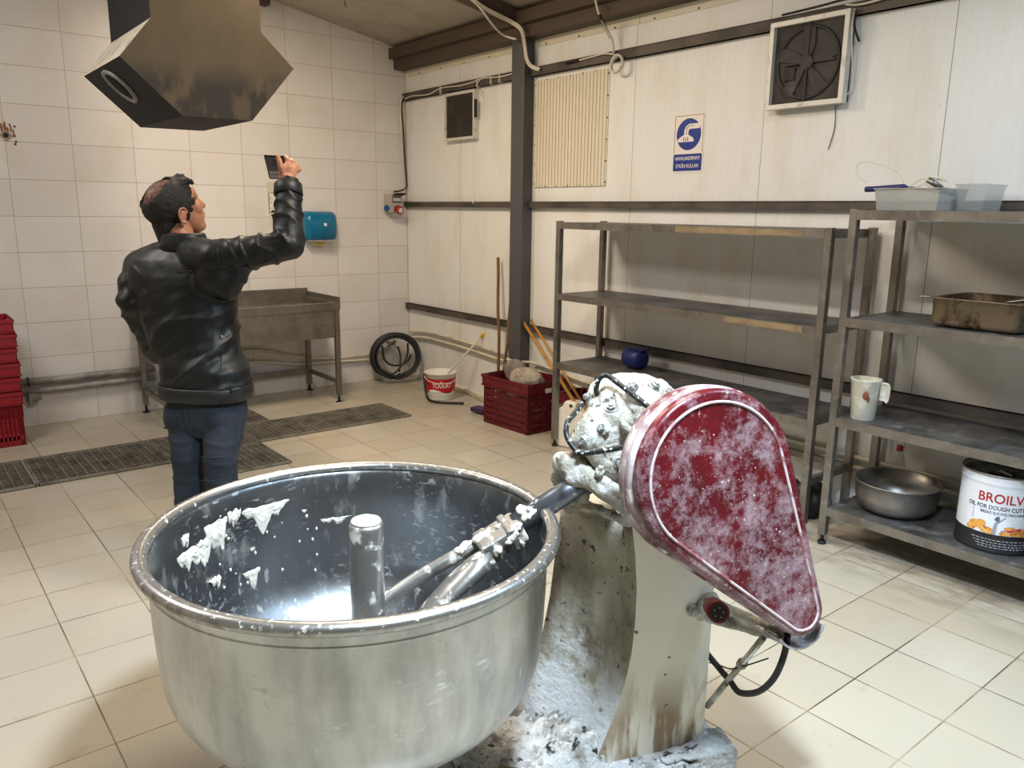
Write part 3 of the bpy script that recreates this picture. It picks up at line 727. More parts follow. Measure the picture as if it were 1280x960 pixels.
# flour and dough heap between bowl and column
b = MB(); HG = []
for i in range(34):
    row = []
    for j in range(34):
        s = .24+.40*i/33; o = -.155+.31*j/33; k = max(0, min(1, (s-.40)/.2)); e_ = max(0, min(1, (.155-abs(o))/.05))
        z = .084+.07*k**1.6*e_+.020*e_*(noise.noise(V((s*22, o*22, 0)))+.6*noise.noise(V((s*60, o*60, 4)))+.4)
        row.append(b.bm.verts.new(P(s, o, z)))
    HG.append(row)
for i in range(33):
    for j in range(33): b.bm.faces.new((HG[i][j], HG[i+1][j], HG[i+1][j+1], HG[i][j+1])).smooth = True
b.build('flour_heap', M['flour'], mx, solid=0)
b = MB()
for s_, o_, z_, r_ in () and ((.45, 0, .10, .09), (.50, -.08, .10, .08), (.52, .08, .11, .08), (.40, -.12, .08, .07), (.57, -.09, .12, .07), (.60, -.13, .08, .06), (.36, .1, .08, .07), (.47, -.02, .15, .06), (.54, .05, .20, .05), (.58, 0, .25, .045), (.62, -.06, .20, .05), (.63, -.06, .27, .04)):
    b.ball(P(s_, o_, z_), r_, sc=(1, 1, .7), seg=14, rings=9)

b = MB(); b.obox(P(.44, -.155, .10), ((MA*.75-EA*.3-UP*.1).normalized(), EA, UP), (.10, .018, .012)); b.build('wooden_scraper', mat('stained_wood', (122, 108, 62), .7, 0, [((70, 60, 40), 14, .45, .65, {})]), mx, bevel=.003)
b = MB(); b.prism([(.90, -.205), (1.025, -.205), (1.03, -.1), (.92, -.12)], B0, MA, EA, UP, .0, .10)
b.ball(P(.96, -.15, .10), .05, sc=(1.3, .9, .35)); b.ball(P(.90, -.17, .095), .04, sc=(1.3, .9, .35)); b.ball(P(.84, -.165, .09), .03, sc=(1.6, .9, .4))
o = b.build('floury_foot', M['flour'], mx); remesh(o, .006, 3, dn(.004, 30))
# head casting: bracket that holds the shaft
b = MB()
b.capsule(P(.555, .02, .915), P(.60, -.05, .895), .028, .030); b.capsule(P(.60, -.05, .895), P(.655, -.10, .85), .03, .024)
b.capsule(P(.555, .02, .915), P(.62, .03, .90), .030, .05); b.capsule(P(.62, .03, .89), P(.74, .02, .88), .05, .06)
b.capsule(P(.56, .04, .87), P(.60, .06, .78), .03, .03); b.capsule(P(.655, -.10, .85), P(.70, -.13, .79), .018, .014)
b.capsule(P(.57, -.02, .885), P(.60, .0, .83), .022, .03); b.capsule(P(.72, .02, .84), P(.84, .02, .82), .05, .06); b.capsule(P(.60, .11, .785), P(.69, -.12, .785), .014, .014)
b.capsule(P(.625, -.08, .90), P(.655, -.115, .875), .014, .014)
o = b.build('head_bracket', M['casting'], mx); remesh(o, .006, 4, dn(.004, 30)); brk = o
b = MB(); b.cyl(P(.615, -.085, .905), P(.617, -.09, .925), .013, seg=6); b.cyl(P(.617, -.09, .925), P(.618, -.092, .935), .007, seg=10); b.build('bolt', M['casting'], brk)
# bell-shaped gear housing
gn = (-EA*.30 - MA*.12 + UP*.95).normalized(); gc = P(.745, -.0, 1.085)
b = MB()
b.lathe([(0, .052), (.05, .050), (.075, .040), (.085, .022), (.120, .014), (.125, .004), (.125, -.020), (.118, -.030), (.108, -.036), (.106, -.11), (.098, -.15), (.07, -.20), (0, -.21)], gc, gn, seg=40)
b.capsule(gc-gn*.10+MA*-.06+EA*-.02, P(.60, -.01, .985), .075, .040); b.capsule(gc-gn*.11, gc-gn*.11-EA*.22, .07, .06)
b.capsule(gc+gn*.01-EA*.05, gc-gn*.05-EA*.2, .05, .05)
b.capsule(gc-gn*.05-MA*.045-EA*.01, P(.63, -.03, 1.00), .085, .060); b.capsule(P(.63, -.03, 1.00), P(.66, -.06, .93), .055, .045)
house = b.build('gear_housing', M['casting'], mx); remesh(house, .005, 3, dn(.004, 30))
bpy.context.view_layer.update()
def hit(px, py, ob):
    d_ = sight(px, py).normalized(); org = root_loc(ob); ok, l_, nr, ix = ob.ray_cast(CAM-org, d_); return (l_+org, nr) if ok else (None, None)
for px_, py_, r_ in ((790, 486, .013), (817, 484, .013), (764, 510, .013), (752, 536, .010), (736, 497, .010), (729, 553, .009), (835, 492, .010), (772, 579, .010)):
    l_, nr = hit(px_, py_, house)
    if l_ is None: continue
    b = MB(); b.cyl(l_-nr*.004, l_+nr*.003, r_*1.35, seg=16); b.cyl(l_+nr*.003, l_+nr*.012, r_, seg=6); b.cyl(l_+nr*.012, l_+nr*.017, r_*.5, seg=10); b.build('bolt', M['bolt'], house)
b = MB(); l0, n0 = hit(772, 492, house); l1, n1_ = hit(780, 530, house); l2, n2 = hit(800, 545, house)
if l0 and l1: b.tube([l0, l1, l2 or l1], .010, seg=8); b.build('rib', M['casting'], house)
ga = (EA-gn*EA.dot(gn)).normalized(); gb = gn.cross(ga)
for t in range(0):
    a = 2*PI*t/8+.5; c = gc+ga*math.cos(a)*.100+gb*math.sin(a)*.100+gn*.012
    b = MB(); b.cyl(c, c+gn*.012, .012, seg=6); b.cyl(c+gn*.012, c+gn*.02, .006, seg=10); b.build('bolt', M['casting'] if t % 2 else M['steel'], house)
for (s_, o_, z_) in ((.634, -.085, 1.03), (.62, -.06, .965)):
    c = P(s_, o_, z_); d_ = (-MA*.8-EA*.5).normalized(); MB().cyl(c, c+d_*.014, .011, seg=6).build('bolt', M['casting'], house)
# black chipped guard bars looped round the housing
b = MB(); b.tube([P(.655, .02, 1.09), P(.640, .005, 1.115), P(.645, .0, 1.145), P(.662, -.01, 1.156), P(.68, -.05, 1.14), P(.723, -.155, 1.095), P(.76, -.23, 1.065)], .0072, seg=10, smooth_path=8); b.build('guard_bar', M['chipped_black'], mx)
b = MB(); b.tube([P(.60, .0, 1.08), P(.563, -.037, 1.066), P(.53, -.07, 1.052), P(.522, -.087, 1.025), P(.530, -.115, 1.000), P(.545, -.135, .990), P(.60, -.17, 1.004), P(.66, -.205, 1.024), P(.74, -.24, 1.05)], .0072, seg=10, smooth_path=8); b.build('guard_bar', M['chipped_black'], mx)
# belt guard
ga_, gb_ = math.radians(20), math.radians(-8)
ge = V((math.sin(ga_)*math.cos(gb_), math.cos(ga_)*math.cos(gb_), math.sin(gb_))); gx = V((math.cos(ga_), -math.sin(ga_), 0)); gz = gx.cross(ge)
G0 = V((-2.487, -5.457, .9605))
def tear(k, top=False):
    """tear-drop outline, k metres inside the lid edge"""
    R, c0, r, c1 = .212-k, V((.010, .004)), .062-k*.6, V((.250, -.362))
    d = c1-c0; L = d.length; al = math.atan2(d.y, d.x); be = math.acos((R-r)/L)
    out = []
    for i in range(41):
        a = al+be+(2*PI-2*be)*i/40; out.append((c0.x+R*math.cos(a), c0.y+R*math.sin(a)))
    for i in range(13):
        a = al-be+2*be*i/12; out.append((c1.x+r*math.cos(a), c1.y+r*math.sin(a)))
    return out
def g3(xy, d): return G0+gx*xy[0]+gz*xy[1]+ge*d
b = MB()
R_ = []
for k, d in ((.030, .001), (.012, 0.0), (.004, .003), (0, .012), (0, .030)): R_.append([g3(p, d) for p in tear(k)])
b.loft(R_, cap=False); 
b.bm.faces.new([b.bm.verts.new(g3(p, .001)) for p in tear(.030)])
lid = b.build('belt_guard', M['guard'], mx)
b = MB(); b.loft([[g3(p, d) for p in tear(k)] for k, d in ((.003, .030), (.006, .034), (-.004, .038), (-.006, .046), (-.006, .056), (-.002, .060), (-.006, .066), (-.004, .095), (.02, .100))], cap=False)
b.bm.faces.new([b.bm.verts.new(g3(p, .100)) for p in tear(.02)])
b.build('guard_back', M['guard_side'], lid)
b = MB(); b.tube([g3(p, -.001) for p in tear(.030)], .0036, seg=8, closed=True, smooth_path=0); b.build('pressed_ridge', M['guard_ridge'], lid)
# open lip below the narrow end
b = MB(); c1 = (.250, -.362); rg = []
for i in range(15):
    a = math.radians(-150+i*135/14); p_ = (c1[0]+.010+.076*math.cos(a), c1[1]-.030+.074*math.sin(a)); q_ = (c1[0]+.010+.069*math.cos(a), c1[1]-.030+.069*math.sin(a))
    rg.append([g3(p_, .020), g3(p_, .125), g3(q_, .125), g3(q_, .020)])
b.loft(rg, smooth=False); b.build('guard_lip', mat('floured_lip', (176, 172, 172), .8, 0, [((104, 100, 100), 20, .5, .62, {}), ((222, 220, 220), 50, .55, .65, {})]), lid)
b = MB(); b.cyl(g3((.01, .004), .10), g3((.01, .004), .30), .035); b.build('drive_shaft', M['shaft_steel'], mx)
# socket inlet, motor bracket, support rod, looped cable
c = P(.880, -.265, .578); d_ = (-EA*.80-MA*.30+UP*.25).normalized()
b = MB(); b.cyl(c-d_*.05, c+d_*.02, .026, .028, seg=24); sock = b.build('power_inlet', mat('dull_red_plastic', (110, 16, 22), .5), mx)
b = MB(); b.cyl(c+d_*.02, c+d_*.021, .0225, seg=24); b.build('inlet_face', M['black_plastic'], sock)
s1 = d_.orthogonal().normalized(); s2 = d_.cross(s1)
for k in range(5):
    a = 2*PI*k/5; q = c+d_*.021+s1*math.cos(a)*.012+s2*math.sin(a)*.012; MB().cyl(q, q+d_*.004, .0022, seg=8).build('pin', M['steel'], sock)
b = MB(); b.capsule(P(.92, -.15, .545), P(1.03, -.28, .52), .016, .012); b.capsule(P(.93, -.16, .50), P(1.12, -.30, .47), .02, .013); b.capsule(P(.92, -.12, .50), P(.93, -.16, .545), .03, .025)
b.capsule(P(1.03, -.28, .52), P(1.12, -.30, .47), .012, .013)
o = b.build('motor_bracket', M['casting'], mx); remesh(o, .005, 3, dn(.003, 40))
b = MB(); A_, Z_ = P(.975, -.335, .525), P(.968, -.12, .19); b.cyl(A_, Z_, .0085, seg=14); q = A_.lerp(Z_, .33); dd = (Z_-A_).normalized(); b.cyl(q, q+dd*.016, .014, seg=8); b.build('tension_rod', M['casting'], mx)
b = MB(); b.tube([P(.965, -.10, .35), P(.975, -.16, .33), P(.975, -.21, .325), P(.965, -.27, .33), P(.985, -.32, .36), P(1.01, -.345, .41), P(1.035, -.345, .47), P(1.04, -.345, .53)], .0085, seg=10); b.build('power_cable', M['cable_black'], mx)
b = MB(); b.tube([P(.965, -.12, .33), P(.975, -.17, .345), P(.96, -.25, .39), P(1.00, -.33, .46)], .002, seg=6); b.build('thin_wire', M['cable_black'], mx)
# ================================================================ STEEL RACKS
M['film'] = mat('tan_edge_strip', (146, 128, 98), .5, 0, [((120, 104, 80), 9, .45, .65, {})])  # tan strips along parts of two shelf edges
strip_spans = {(1.52, 1.512): (-3.62, -4.40), (1.52, 1.052): (-3.98, -4.44)}
def rack(label, x0, x1, y0, y1, levels, top, low, feet, ph=None):
    t = thing('steel_rack', (x1, (y0+y1)/2, 0), label, 'shelf rack', 'steel racks along the panel wall')
    ps = .036
    for (x, y) in ((x0, y0), (x0, y1), (x1, y0), (x1, y1)):
        b = MB(); b.box((x-ps/2, y-ps/2, .05), (x+ps/2, y+ps/2, top)); p = b.build('leg', M['shelf_steel'], t, bevel=.002)
        b = MB(); b.cyl((x, y, 0), (x, y, .014), .02, seg=14); b.cyl((x, y, .014), (x, y, .055), .009, seg=10); b.build('foot', M['black_plastic'], p)
    for z in levels:
        b = MB(); b.sm = False
        b.box((x0-.016, y0+.016, z-.004), (x1+.016, y1-.016, z), 1)
        b.box((x0-.0185, y0+.018, z-.042), (x0-.016, y1-.018, z)); b.box((x1+.016, y0+.018, z-.042), (x1+.0185, y1-.018, z))
        b.box((x0+.018, y0+.014, z-.042), (x1-.018, y0+.017, z)); b.box((x0+.018, y1-.017, z-.042), (x1-.018, y1-.014, z))
        b.box((x0-.016, y0+.2, z-.03), (x1+.016, y0+.23, z-.004)); b.box((x0-.016, (y0+y1)/2-.015, z-.03), (x1+.016, (y0+y1)/2+.015, z-.004))
        sf = b.build('shelf', None, t, mats=[M['shelf_steel'], M['shelf_top']])
        if (top, z) in strip_spans: MB().box((x0-.0192, strip_spans[(top, z)][1], z-.036), (x0-.0184, strip_spans[(top, z)][0], z-.006)).build('edge_strip', M['film'], sf)  # plain tan strip on part of the shelf edge
    if low:
        for y in (y0, y1): MB().box((x0, y-.015, low-.018), (x1, y+.015, low+.018)).build('side_rail', M['shelf_steel'], t, bevel=.002)
        MB().box((x1-.012, y0, low-.018), (x1+.012, y1, low+.018)).build('back_rail', M['shelf_steel'], t)
    return t
rack('empty steel shelf rack between the steel column and the laden rack', -.46, -.06, -4.53, -2.645, (1.512, 1.052, .59), 1.52, .27, True)
rack('steel shelf rack at the right end holding pan, jug, bowl and tin', -.50, -.06, -6.55, -4.665, (1.60, 1.118, .643, .195), 1.604, None, True)

# blue canister on the empty rack
t = thing('blue_canister', (-.2, -3.11, .59), 'small dark blue plastic canister lying on the third shelf', 'canister')
b = MB(); b.lathe([(0, -.085), (.045, -.083), (.062, -.07), (.066, -.03), (.066, .05), (.058, .072), (.03, .082), (0, .083)], (-.2, -3.11, .658), (.25, 1, 0), seg=28); body = b.build('body', M['blue'], t)
b = MB(); b.box((-.24, -3.20, .714), (-.15, -3.13, .728)); b.build('handle', M['blue'], t, bevel=.005)

# square baking pan
def pan():
    t = thing('roasting_pan', (-.32, -5.20, 1.118), 'deep brown-stained steel roasting pan on the second shelf of the right rack', 'pan')
    x0, x1, y0, y1, z0, z1 = -.475, -.10, -5.385, -5.025, 1.121, 1.238
    def rr(x0, x1, y0, y1, r, z, n=6):
        out = []
        for cx, cy, a0 in ((x1-r, y1-r, 0), (x0+r, y1-r, 90), (x0+r, y0+r, 180), (x1-r, y0+r, 270)):
            for k in range(n+1):
                a = math.radians(a0+90*k/n); out.append(V((cx+r*math.cos(a), cy+r*math.sin(a), z)))
        return out
    b = MB()
    rings = [rr(x0+.03, x1-.03, y0+.03, y1-.03, .02, z0), rr(x0+.012, x1-.012, y0+.012, y1-.012, .03, z0+.004), rr(x0+.002, x1-.002, y0+.002, y1-.002, .035, z0+.02), rr(x0, x1, y0, y1, .035, z1),
             rr(x0-.008, x1+.008, y0-.008, y1+.008, .04, z1+.001), rr(x0-.008, x1+.008, y0-.008, y1+.008, .04, z1+.005), rr(x0+.003, x1-.003, y0+.003, y1-.003, .034, z1+.004),
             rr(x0+.006, x1-.006, y0+.006, y1-.006, .032, z0+.024), rr(x0+.03, x1-.03, y0+.03, y1-.03, .02, z0+.006)]
    b.loft(rings); b.build('body', M['burnt'], t)
    b = MB(); b.tube([(x0-.002, y1+.002, z1+.004), (x0-.004, y1+.03, z1+.004), (x0-.004, y1+.045, z1+.002)], .003, seg=8); b.build('handle_wire', M['steel'], t)
    return t
M['burnt'] = mat('burnt_pan_steel', (132, 116, 94), .5, .4, [((78, 62, 46), 8, .45, .62, {'stretch': (1, 1, .6)}), ((54, 38, 26), 16, .56, .66, {'detail': 8}), ((160, 148, 126), 6, .6, .75, {})])
pan()
t = thing('paper_scrap', (-.46, -5.34, 1.243), 'white paper scrap lying over the front corner of the roasting pan', 'paper')
b = MB(); b.loft([[V((-.47, -5.29, 1.245)), V((-.46, -5.29, 1.243)), V((-.40, -5.36, 1.243)), V((-.40, -5.37, 1.246))], [V((-.47, -5.33, 1.250)), V((-.462, -5.33, 1.248)), V((-.41, -5.38, 1.262)), V((-.41, -5.385, 1.266))], [V((-.484, -5.37, 1.262)), V((-.48, -5.37, 1.258)), V((-.46, -5.385, 1.262)), V((-.46, -5.388, 1.266))]], smooth=True); b.build('sheet', M['paper'], t)

# measuring jug
jx, jy, jz = -.43, -4.765, .643
t = thing('measuring_jug', (jx, jy, jz), 'grimy translucent plastic jug with brown stain on the right rack', 'jug')
b = MB(); b.lathe([(0, 0), (.050, 0), (.053, .004), (.066, .185), (.070, .19), (.070, .194), (.064, .192), (.050, .008), (0, .006)], (jx, jy, jz), seg=36); b.build('body', M['jug'], t)
b = MB(); hd = V((.15, -.98, 0)).normalized(); o_ = V((jx, jy, jz)); b.tube([o_+hd*.062+UP*.18, o_+hd*.098+UP*.178, o_+hd*.103+UP*.15, o_+hd*.100+UP*.105, o_+hd*.094+UP*.095], .007, seg=8)
b.obox(o_+hd*.084+UP*.14, (hd, hd.cross(UP), UP), (.018, .003, .04)); b.build('handle', M['jug'], t)
b = MB(); c = o_+V((-.054, -.030, .125)); b.ball(c, .014, sc=(.5, 1.2, 1.5), seg=12, rings=8); b.ball(c+V((.006, -.012, -.018)), .008, sc=(.6, 1, 1.8), seg=10, rings=6); b.build('stain', mat('sauce_stain', (122, 66, 48), .6), t)
# steel bowl on the lowest shelf
bx, by, bz = -.29, -4.90, .195
t = thing('steel_bowl', (bx, by, bz), 'round deep steel bowl on the bottom shelf of the right rack', 'bowl')
b = MB(); b.lathe([(0, .002), (.10, .002), (.145, .012), (.172, .04), (.183, .08), (.187, .145), (.194, .149), (.194, .154), (.184, .152), (.179, .08), (.168, .042), (.142, .017), (.10, .008), (0, .008)], (bx, by, bz), seg=64); b.build('body', M['pot'] if 'pot' in M else M['steel'], t)
# plastic bottle with red cap behind the bowl
t = thing('plastic_bottle', (-.02, -4.83, .195), 'clear plastic bottle with red cap behind the steel bowl', 'bottle')
b = MB(); b.lathe([(0, 0), (.036, 0), (.038, .01), (.038, .16), (.034, .19), (.014, .225), (.013, .24), (0, .24)], (-.085, -4.80, .195), seg=24); b.build('body', M['milky_side'], t)
MB().cyl((-.085, -4.80, .432), (-.085, -4.80, .458), .016, seg=20).build('cap', M['red_plastic'], t)
# oil tin with printed label
tx, ty, tz, tr, th_ = -.315, -5.345, .195, .150, .335
t = thing('oil_tin', (tx, ty, tz), 'white round oil tin with bread pictures and black base band', 'tin')
b = MB(); b.lathe([(0, .004), (tr-.004, .004), (tr-.002, 0), (tr+.002, .004), (tr+.002, .012), (tr, .016), (tr, .085)], (tx, ty, tz), seg=72); b.build('base_band', M['black_plastic'], t)
b = MB(); b.lathe([(tr, .085), (tr, .285), (tr-.001, .29), (tr+.003, .296), (tr+.003, .305), (tr-.001, .311), (tr, .325), (tr+.003, .332), (tr+.001, .337), (tr-.005, .335), (tr-.007, .318), (0, .318)], (tx, ty, tz), seg=72); body = b.build('body', None, t, mats=[mat('tin_white', (222, 228, 238), .3, .1)])
b = MB(); b.lathe([(0, .3185), (.143, .3185), (.143, .321), (0, .321)], (tx, ty, tz), seg=60); b.build('lid', mat('dark_dusty_lid', (150, 150, 150), .5, .3, [((196, 196, 196), 12, .5, .62, {'metal': 0.0}), ((50, 50, 52), 7, .5, .6, {})]), t)
b = MB(); b.lathe([(tr-.007, .318), (tr-.004, .338), (tr+.002, .340), (tr+.0045, .336), (tr+.003, .330)], (tx, ty, tz), seg=60); b.build('rolled_rim', M['steel'], t)
b = MB(); b.tube([(tx-.03, ty+.005, tz+.326), (tx-.045, ty-.01, tz+.333), (tx-.055, ty-.035, tz+.330), (tx-.05, ty-.05, tz+.326)], .006, seg=8); b.build('spout_cap', M['white_plastic'], t)
fa = math.atan2(CAM.y-ty, CAM.x-tx)   # label faces the aisle
def wrapf(a0, zc, r_=tr):
    def f(x, y, z): a = a0+x/r_; return V((tx+(r_+.0006+z)*math.cos(a), ty+(r_+.0006+z)*math.sin(a), tz+zc+y))
    return f
tred = mat('label_red', (170, 24, 34), .4); tdk = mat('label_ink', (40, 40, 52), .5); tgr = mat('label_grey', (150, 152, 160), .5)
text_obj('brand_lettering', 'BROILVR', .056, 0*UP, UP, UP, tred, body, wrap=wrapf(fa+.15, .240), sx=.92, bold=.0006)
text_obj('label_lettering', 'OIL FOR DOUGH CUTTING', .024, 0*UP, UP, UP, tdk, body, wrap=wrapf(fa+.08, .200), sx=.86, bold=.0002)
text_obj('label_lettering', 'BREAD SLICING MACHINES', .0165, 0*UP, UP, UP, tdk, body, wrap=wrapf(fa+.16, .178), sx=.86)
for k, z_ in enumerate((.060, .048, .037, .027)):
    b = MB()
    rnd = random.Random(k); x = -.10+.01*k
    while x < .12:
        l = rnd.uniform(.006, .018); f = wrapf(fa+.1, z_)
        b.loft([[f(x, -.002, 0), f(x, .002, 0), f(x, .002, .0004), f(x, -.002, .0004)], [f(x+l, -.002, 0), f(x+l, .002, 0), f(x+l, .002, .0004), f(x+l, -.002, .0004)]]); x += l+.004
    b.build('small_print', tgr, body)
bread = mat('label_bread', (222, 158, 74), .45, 0, [((158, 88, 34), 45, .48, .62, {}), ((244, 206, 140), 70, .56, .7, {})])
def patch(poly, a0, z0, m, name, r_off=.0003):
    b = MB(); f = wrapf(a0, z0); 
    c = b.bm.verts.new(f(sum(p[0] for p in poly)/len(poly), sum(p[1] for p in poly)/len(poly), r_off)); vv = [b.bm.verts.new(f(x, y, r_off)) for x, y in poly]
    for i in range(len(vv)): b.bm.faces.new((c, vv[i], vv[(i+1) % len(vv)]))
    b.build(name, m, body, fix=True)
def oval(cx, cy, rx, ry, rot=0, n=18): return [(cx+rx*math.cos(2*PI*i/n)*math.cos(rot)-ry*math.sin(2*PI*i/n)*math.sin(rot), cy+rx*math.cos(2*PI*i/n)*math.sin(rot)+ry*math.sin(2*PI*i/n)*math.cos(rot)) for i in range(n)]
for k, (cx, cy, rx, ry, ro) in enumerate([(-.085, .115, .026, .018, .3), (-.06, .125, .018, .016, 0), (-.05, .103, .024, .014, -.4), (-.025, .100, .020, .013, -.5), (-.1, .098, .02, .012, 0), (.045, .120, .022, .007, .1), (.075, .098, .03, .012, .1), (.11, .105, .026, .02, .6), (.14, .115, .022, .02, .2), (.03, .095, .022, .009, 0)]):
    patch(oval(cx, cy, rx, ry, ro), fa+.05, 0, bread, 'printed_bread', .0003+.0001*k)
meat = mat('label_meat', (176, 40, 48), .45, 0, [((226, 150, 140), 60, .5, .6, {'stretch': (1, 1, 3)})])
patch([(.015, .088), (.09, .100), (.092, .125), (.055, .118), (.015, .105)], fa+.05, 0, meat, 'printed_ham', .0015)
patch([(-.018, .088), (-.002, .088), (-.001, .150), (-.012, .135)], fa+.05, 0, tgr, 'printed_slicer', .0012)
patch([(-.012, .120), (.028, .165), (.024, .168), (-.012, .130)], fa+.05, 0, tgr, 'printed_slicer', .0013)
patch([(-.014, .150), (.006, .142), (.004, .168), (-.008, .164)], fa+.05, 0, mat('label_dark_grey', (90, 94, 104), .5), 'printed_slicer', .0014)
patch([(-.092, .14), (-.0895, .14), (-.0895, .20), (-.092, .20)], fa+.0, 0, tgr, 'barcode_stripe', .0004)

# translucent tubs, blue handled tool and wires on top of the right rack
def tub(label, x0, x1, y0, y1, z0, h, m):
    t = thing('plastic_tub', ((x0+x1)/2, (y0+y1)/2, z0), label, 'tub')
    b = MB(); k = .012; w = .0025
    def q(i, z): return [V((x0+i, y0+i, z)), V((x1-i, y0+i, z)), V((x1-i, y1-i, z)), V((x0+i, y1-i, z))]
    b.loft([q(k, z0), q(0, z0+h-.006), q(-.005, z0+h-.006), q(-.005, z0+h), q(w, z0+h), q(k+w, z0+w)], smooth=False); b.build('body', m, t, bevel=.004)
    return t
tub('milky plastic tub with cable in it on top of right rack', -.42, -.14, -4.985, -4.70, 1.60, .098, M['milky'])
tub('clear plastic tub behind the milky one on top of right rack', -.30, -.09, -5.12, -4.995, 1.60, .115, M['milky_side'])
t = thing('tool_handle', (-.30, -4.75, 1.70), 'navy handled tool poking left out of the milky tub', 'tool')
b = MB(); b.tube([(-.28, -4.585, 1.698), (-.28, -4.64, 1.700), (-.28, -4.74, 1.706), (-.27, -4.77, 1.708)], lambda u: .013 if u < .9 else .010, seg=12); b.build('grip', M['navy'], t)
b = MB(); b.cyl((-.27, -4.765, 1.707), (-.22, -4.93, 1.68), .006); b.build('shank', M['steel'], t)
t = thing('spray_nozzle', (-.25, -4.93, 1.72), 'short grey metal nozzle leaning on the milky tub', 'nozzle')
b = MB(); b.cyl((-.30, -4.875, 1.737), (-.28, -4.925, 1.702), .014, .012); b.cyl((-.28, -4.925, 1.702), (-.26, -4.97, 1.67), .009); b.build('body', M['steel'], t)
t = thing('wire_bundle', (-.25, -4.85, 1.71), 'loose thin white wires curling over the milky tub', 'wire')
z = PX
b = MB(); b.tube([z(1120, 250, -.28), z(1150, 232, -.27), z(1172, 222, -.26), z(1186, 228, -.25), z(1180, 236, -.27), z(1168, 236, -.28), z(1156, 229, -.28), z(1160, 222, -.27), z(1175, 225, -.25), z(1178, 232, -.26), z(1150, 238, -.27), z(1128, 248, -.28)], .0022, seg=6); b.build('coil', M['cable_white'], t)
b = MB(); b.tube([z(1124, 248, -.27), z(1145, 227, -.27), z(1165, 222, -.27), z(1185, 227, -.25)], .0025, seg=6); b.build('strand', M['cable_white'], t)
b = MB(); b.tube([z(1130, 233, -.2), z(1125, 218, -.2), z(1108, 208, -.2), z(1096, 205, -.2), z(1085, 202, -.2), z(1075, 204, -.2), z(1070, 211, -.2), z(1073, 221, -.2), z(1083, 228, -.2)], .0019, seg=6); b.build('strand', M['cable_white'], t)

# ================================================================ VENTS
t = thing('small_wall_vent', (0, -.92, 2.34), 'small dark louvre vent in white frame left of the steel column', 'vent')
y0, y1, z0, z1, xf = -.70, -1.13, 2.150, 2.53, -.05
b = MB(); fw_ = .022
b.box((xf, y1, z0), (0, y1+fw_, z1)); b.box((xf, y0-fw_, z0), (0, y0, z1)); b.box((xf, y1+fw_, z0), (0, y0-fw_, z0+fw_)); b.box((xf, y1+fw_, z1-fw_), (0, y0-fw_, z1)); b.build('frame', M['frame_white'], t)
b = MB(); b.box((xf+.012, y1+fw_, z0+fw_), (xf+.016, y0-fw_, z1-fw_)); b.build('dusty_panel', M['vent_dark'], t)
b = MB(); b.box((xf-.012, y1-.03, z0+.16), (xf+.01, y1-.012, z0+.30)); b.build('switch_box', M['black_plastic'], t, bevel=.003)
MB().tube([(-.03, -1.10, 2.145), (-.03, -1.105, 1.9), (-.03, -1.10, 1.66)], .0015, seg=5).build('pull_cord', M['cable_white'], t)
MB().ball((-.03, -1.10, 1.65), .012, sc=(1, 1, 1.5), seg=10, rings=8).build('cord_knob', M['white_plastic'], t)
t = thing('extractor_fan', (0, -4.03, 2.37), 'large square wall fan behind dusty grey sheet in aluminium frame', 'fan')
xf = -.075; A_ = PX(963, 29, xf); B_ = PX(1062, 11, xf); C_ = PX(1053, 128, xf); D_ = PX(956, 138, xf)
y0 = (A_.y+D_.y)/2; y1 = (B_.y+C_.y)/2; z1 = (A_.z+B_.z)/2; z0 = (C_.z+D_.z)/2; fw_ = .024
b = MB(); b.box((xf, y1, z0), (-.03, y1+fw_, z1)); b.box((xf, y0-fw_, z0), (-.03, y0, z1)); b.box((xf, y1+fw_, z0), (-.03, y0-fw_, z0+fw_)); b.box((xf, y1+fw_, z1-fw_), (-.03, y0-fw_, z1)); b.build('frame', M['frame_white'], t)
b = MB(); b.box((-.03, y1+.01, z0+.01), (0, y0-.03, z1-.01)); b.build('housing', M['fan_dark'], t)
fc = V((xf+.028, (y0+y1)/2, (z0+z1)/2))
b = MB(); b.box((xf+.028, y1+fw_, z0+fw_), (xf+.034, y0-fw_, z1-fw_)); b.build('backing_sheet', M['vent_mesh'], t)
b = MB(); n = 60; rg = []
for i in range(n): a = 2*PI*i/n; rg.append(fc+V((-.004, math.cos(a)*.175, math.sin(a)*.175)))
b.tube(rg, .009, seg=8, closed=True, smooth_path=0); b.build('ring', M['fan_dark'], t)
b = MB(); b.cyl(fc, fc+V((-.018, 0, 0)), .035, seg=24); b.build('hub', M['fan_dark'], t)
for k in range(5):
    a = 2*PI*k/5+.4; b = MB(); pts0 = [(.035, -.012), (.09, -.03), (.165, -.045), (.168, .02), (.09, .03), (.035, .014)]
    ca, sa = math.cos(a), math.sin(a)
    b.prism([(x*ca-y*sa, x*sa+y*ca) for x, y in pts0], fc+V((-.008, 0, 0)), V((0,1,0)), V((0,0,1)), V((1,0,0)), -.002, .002); b.build('blade', M['fan_dark'], t)
b = MB(); b.box((xf+.012, y1+.07, z0+.215), (xf+.022, y0-.09, z0+.225)); b.box((xf+.012, fc.y-.005, z0+.02), (xf+.022, fc.y+.005, z1-.02)); b.build('guard_bar', M['vent_mesh'], t)
b = MB(); b.box((xf+.010, y0-.16, z0+.14), (xf+.024, y0-.095, z0+.20)); b.build('motor_box', M['vent_dark'], t)
b = MB(); b.tube([(xf+.02, y1-.012, z1-.01), (xf+.01, y1-.022, z1-.08), (-.02, y1-.03, z1-.15)], .006, seg=8); b.build('lead', M['cable_black'], t)
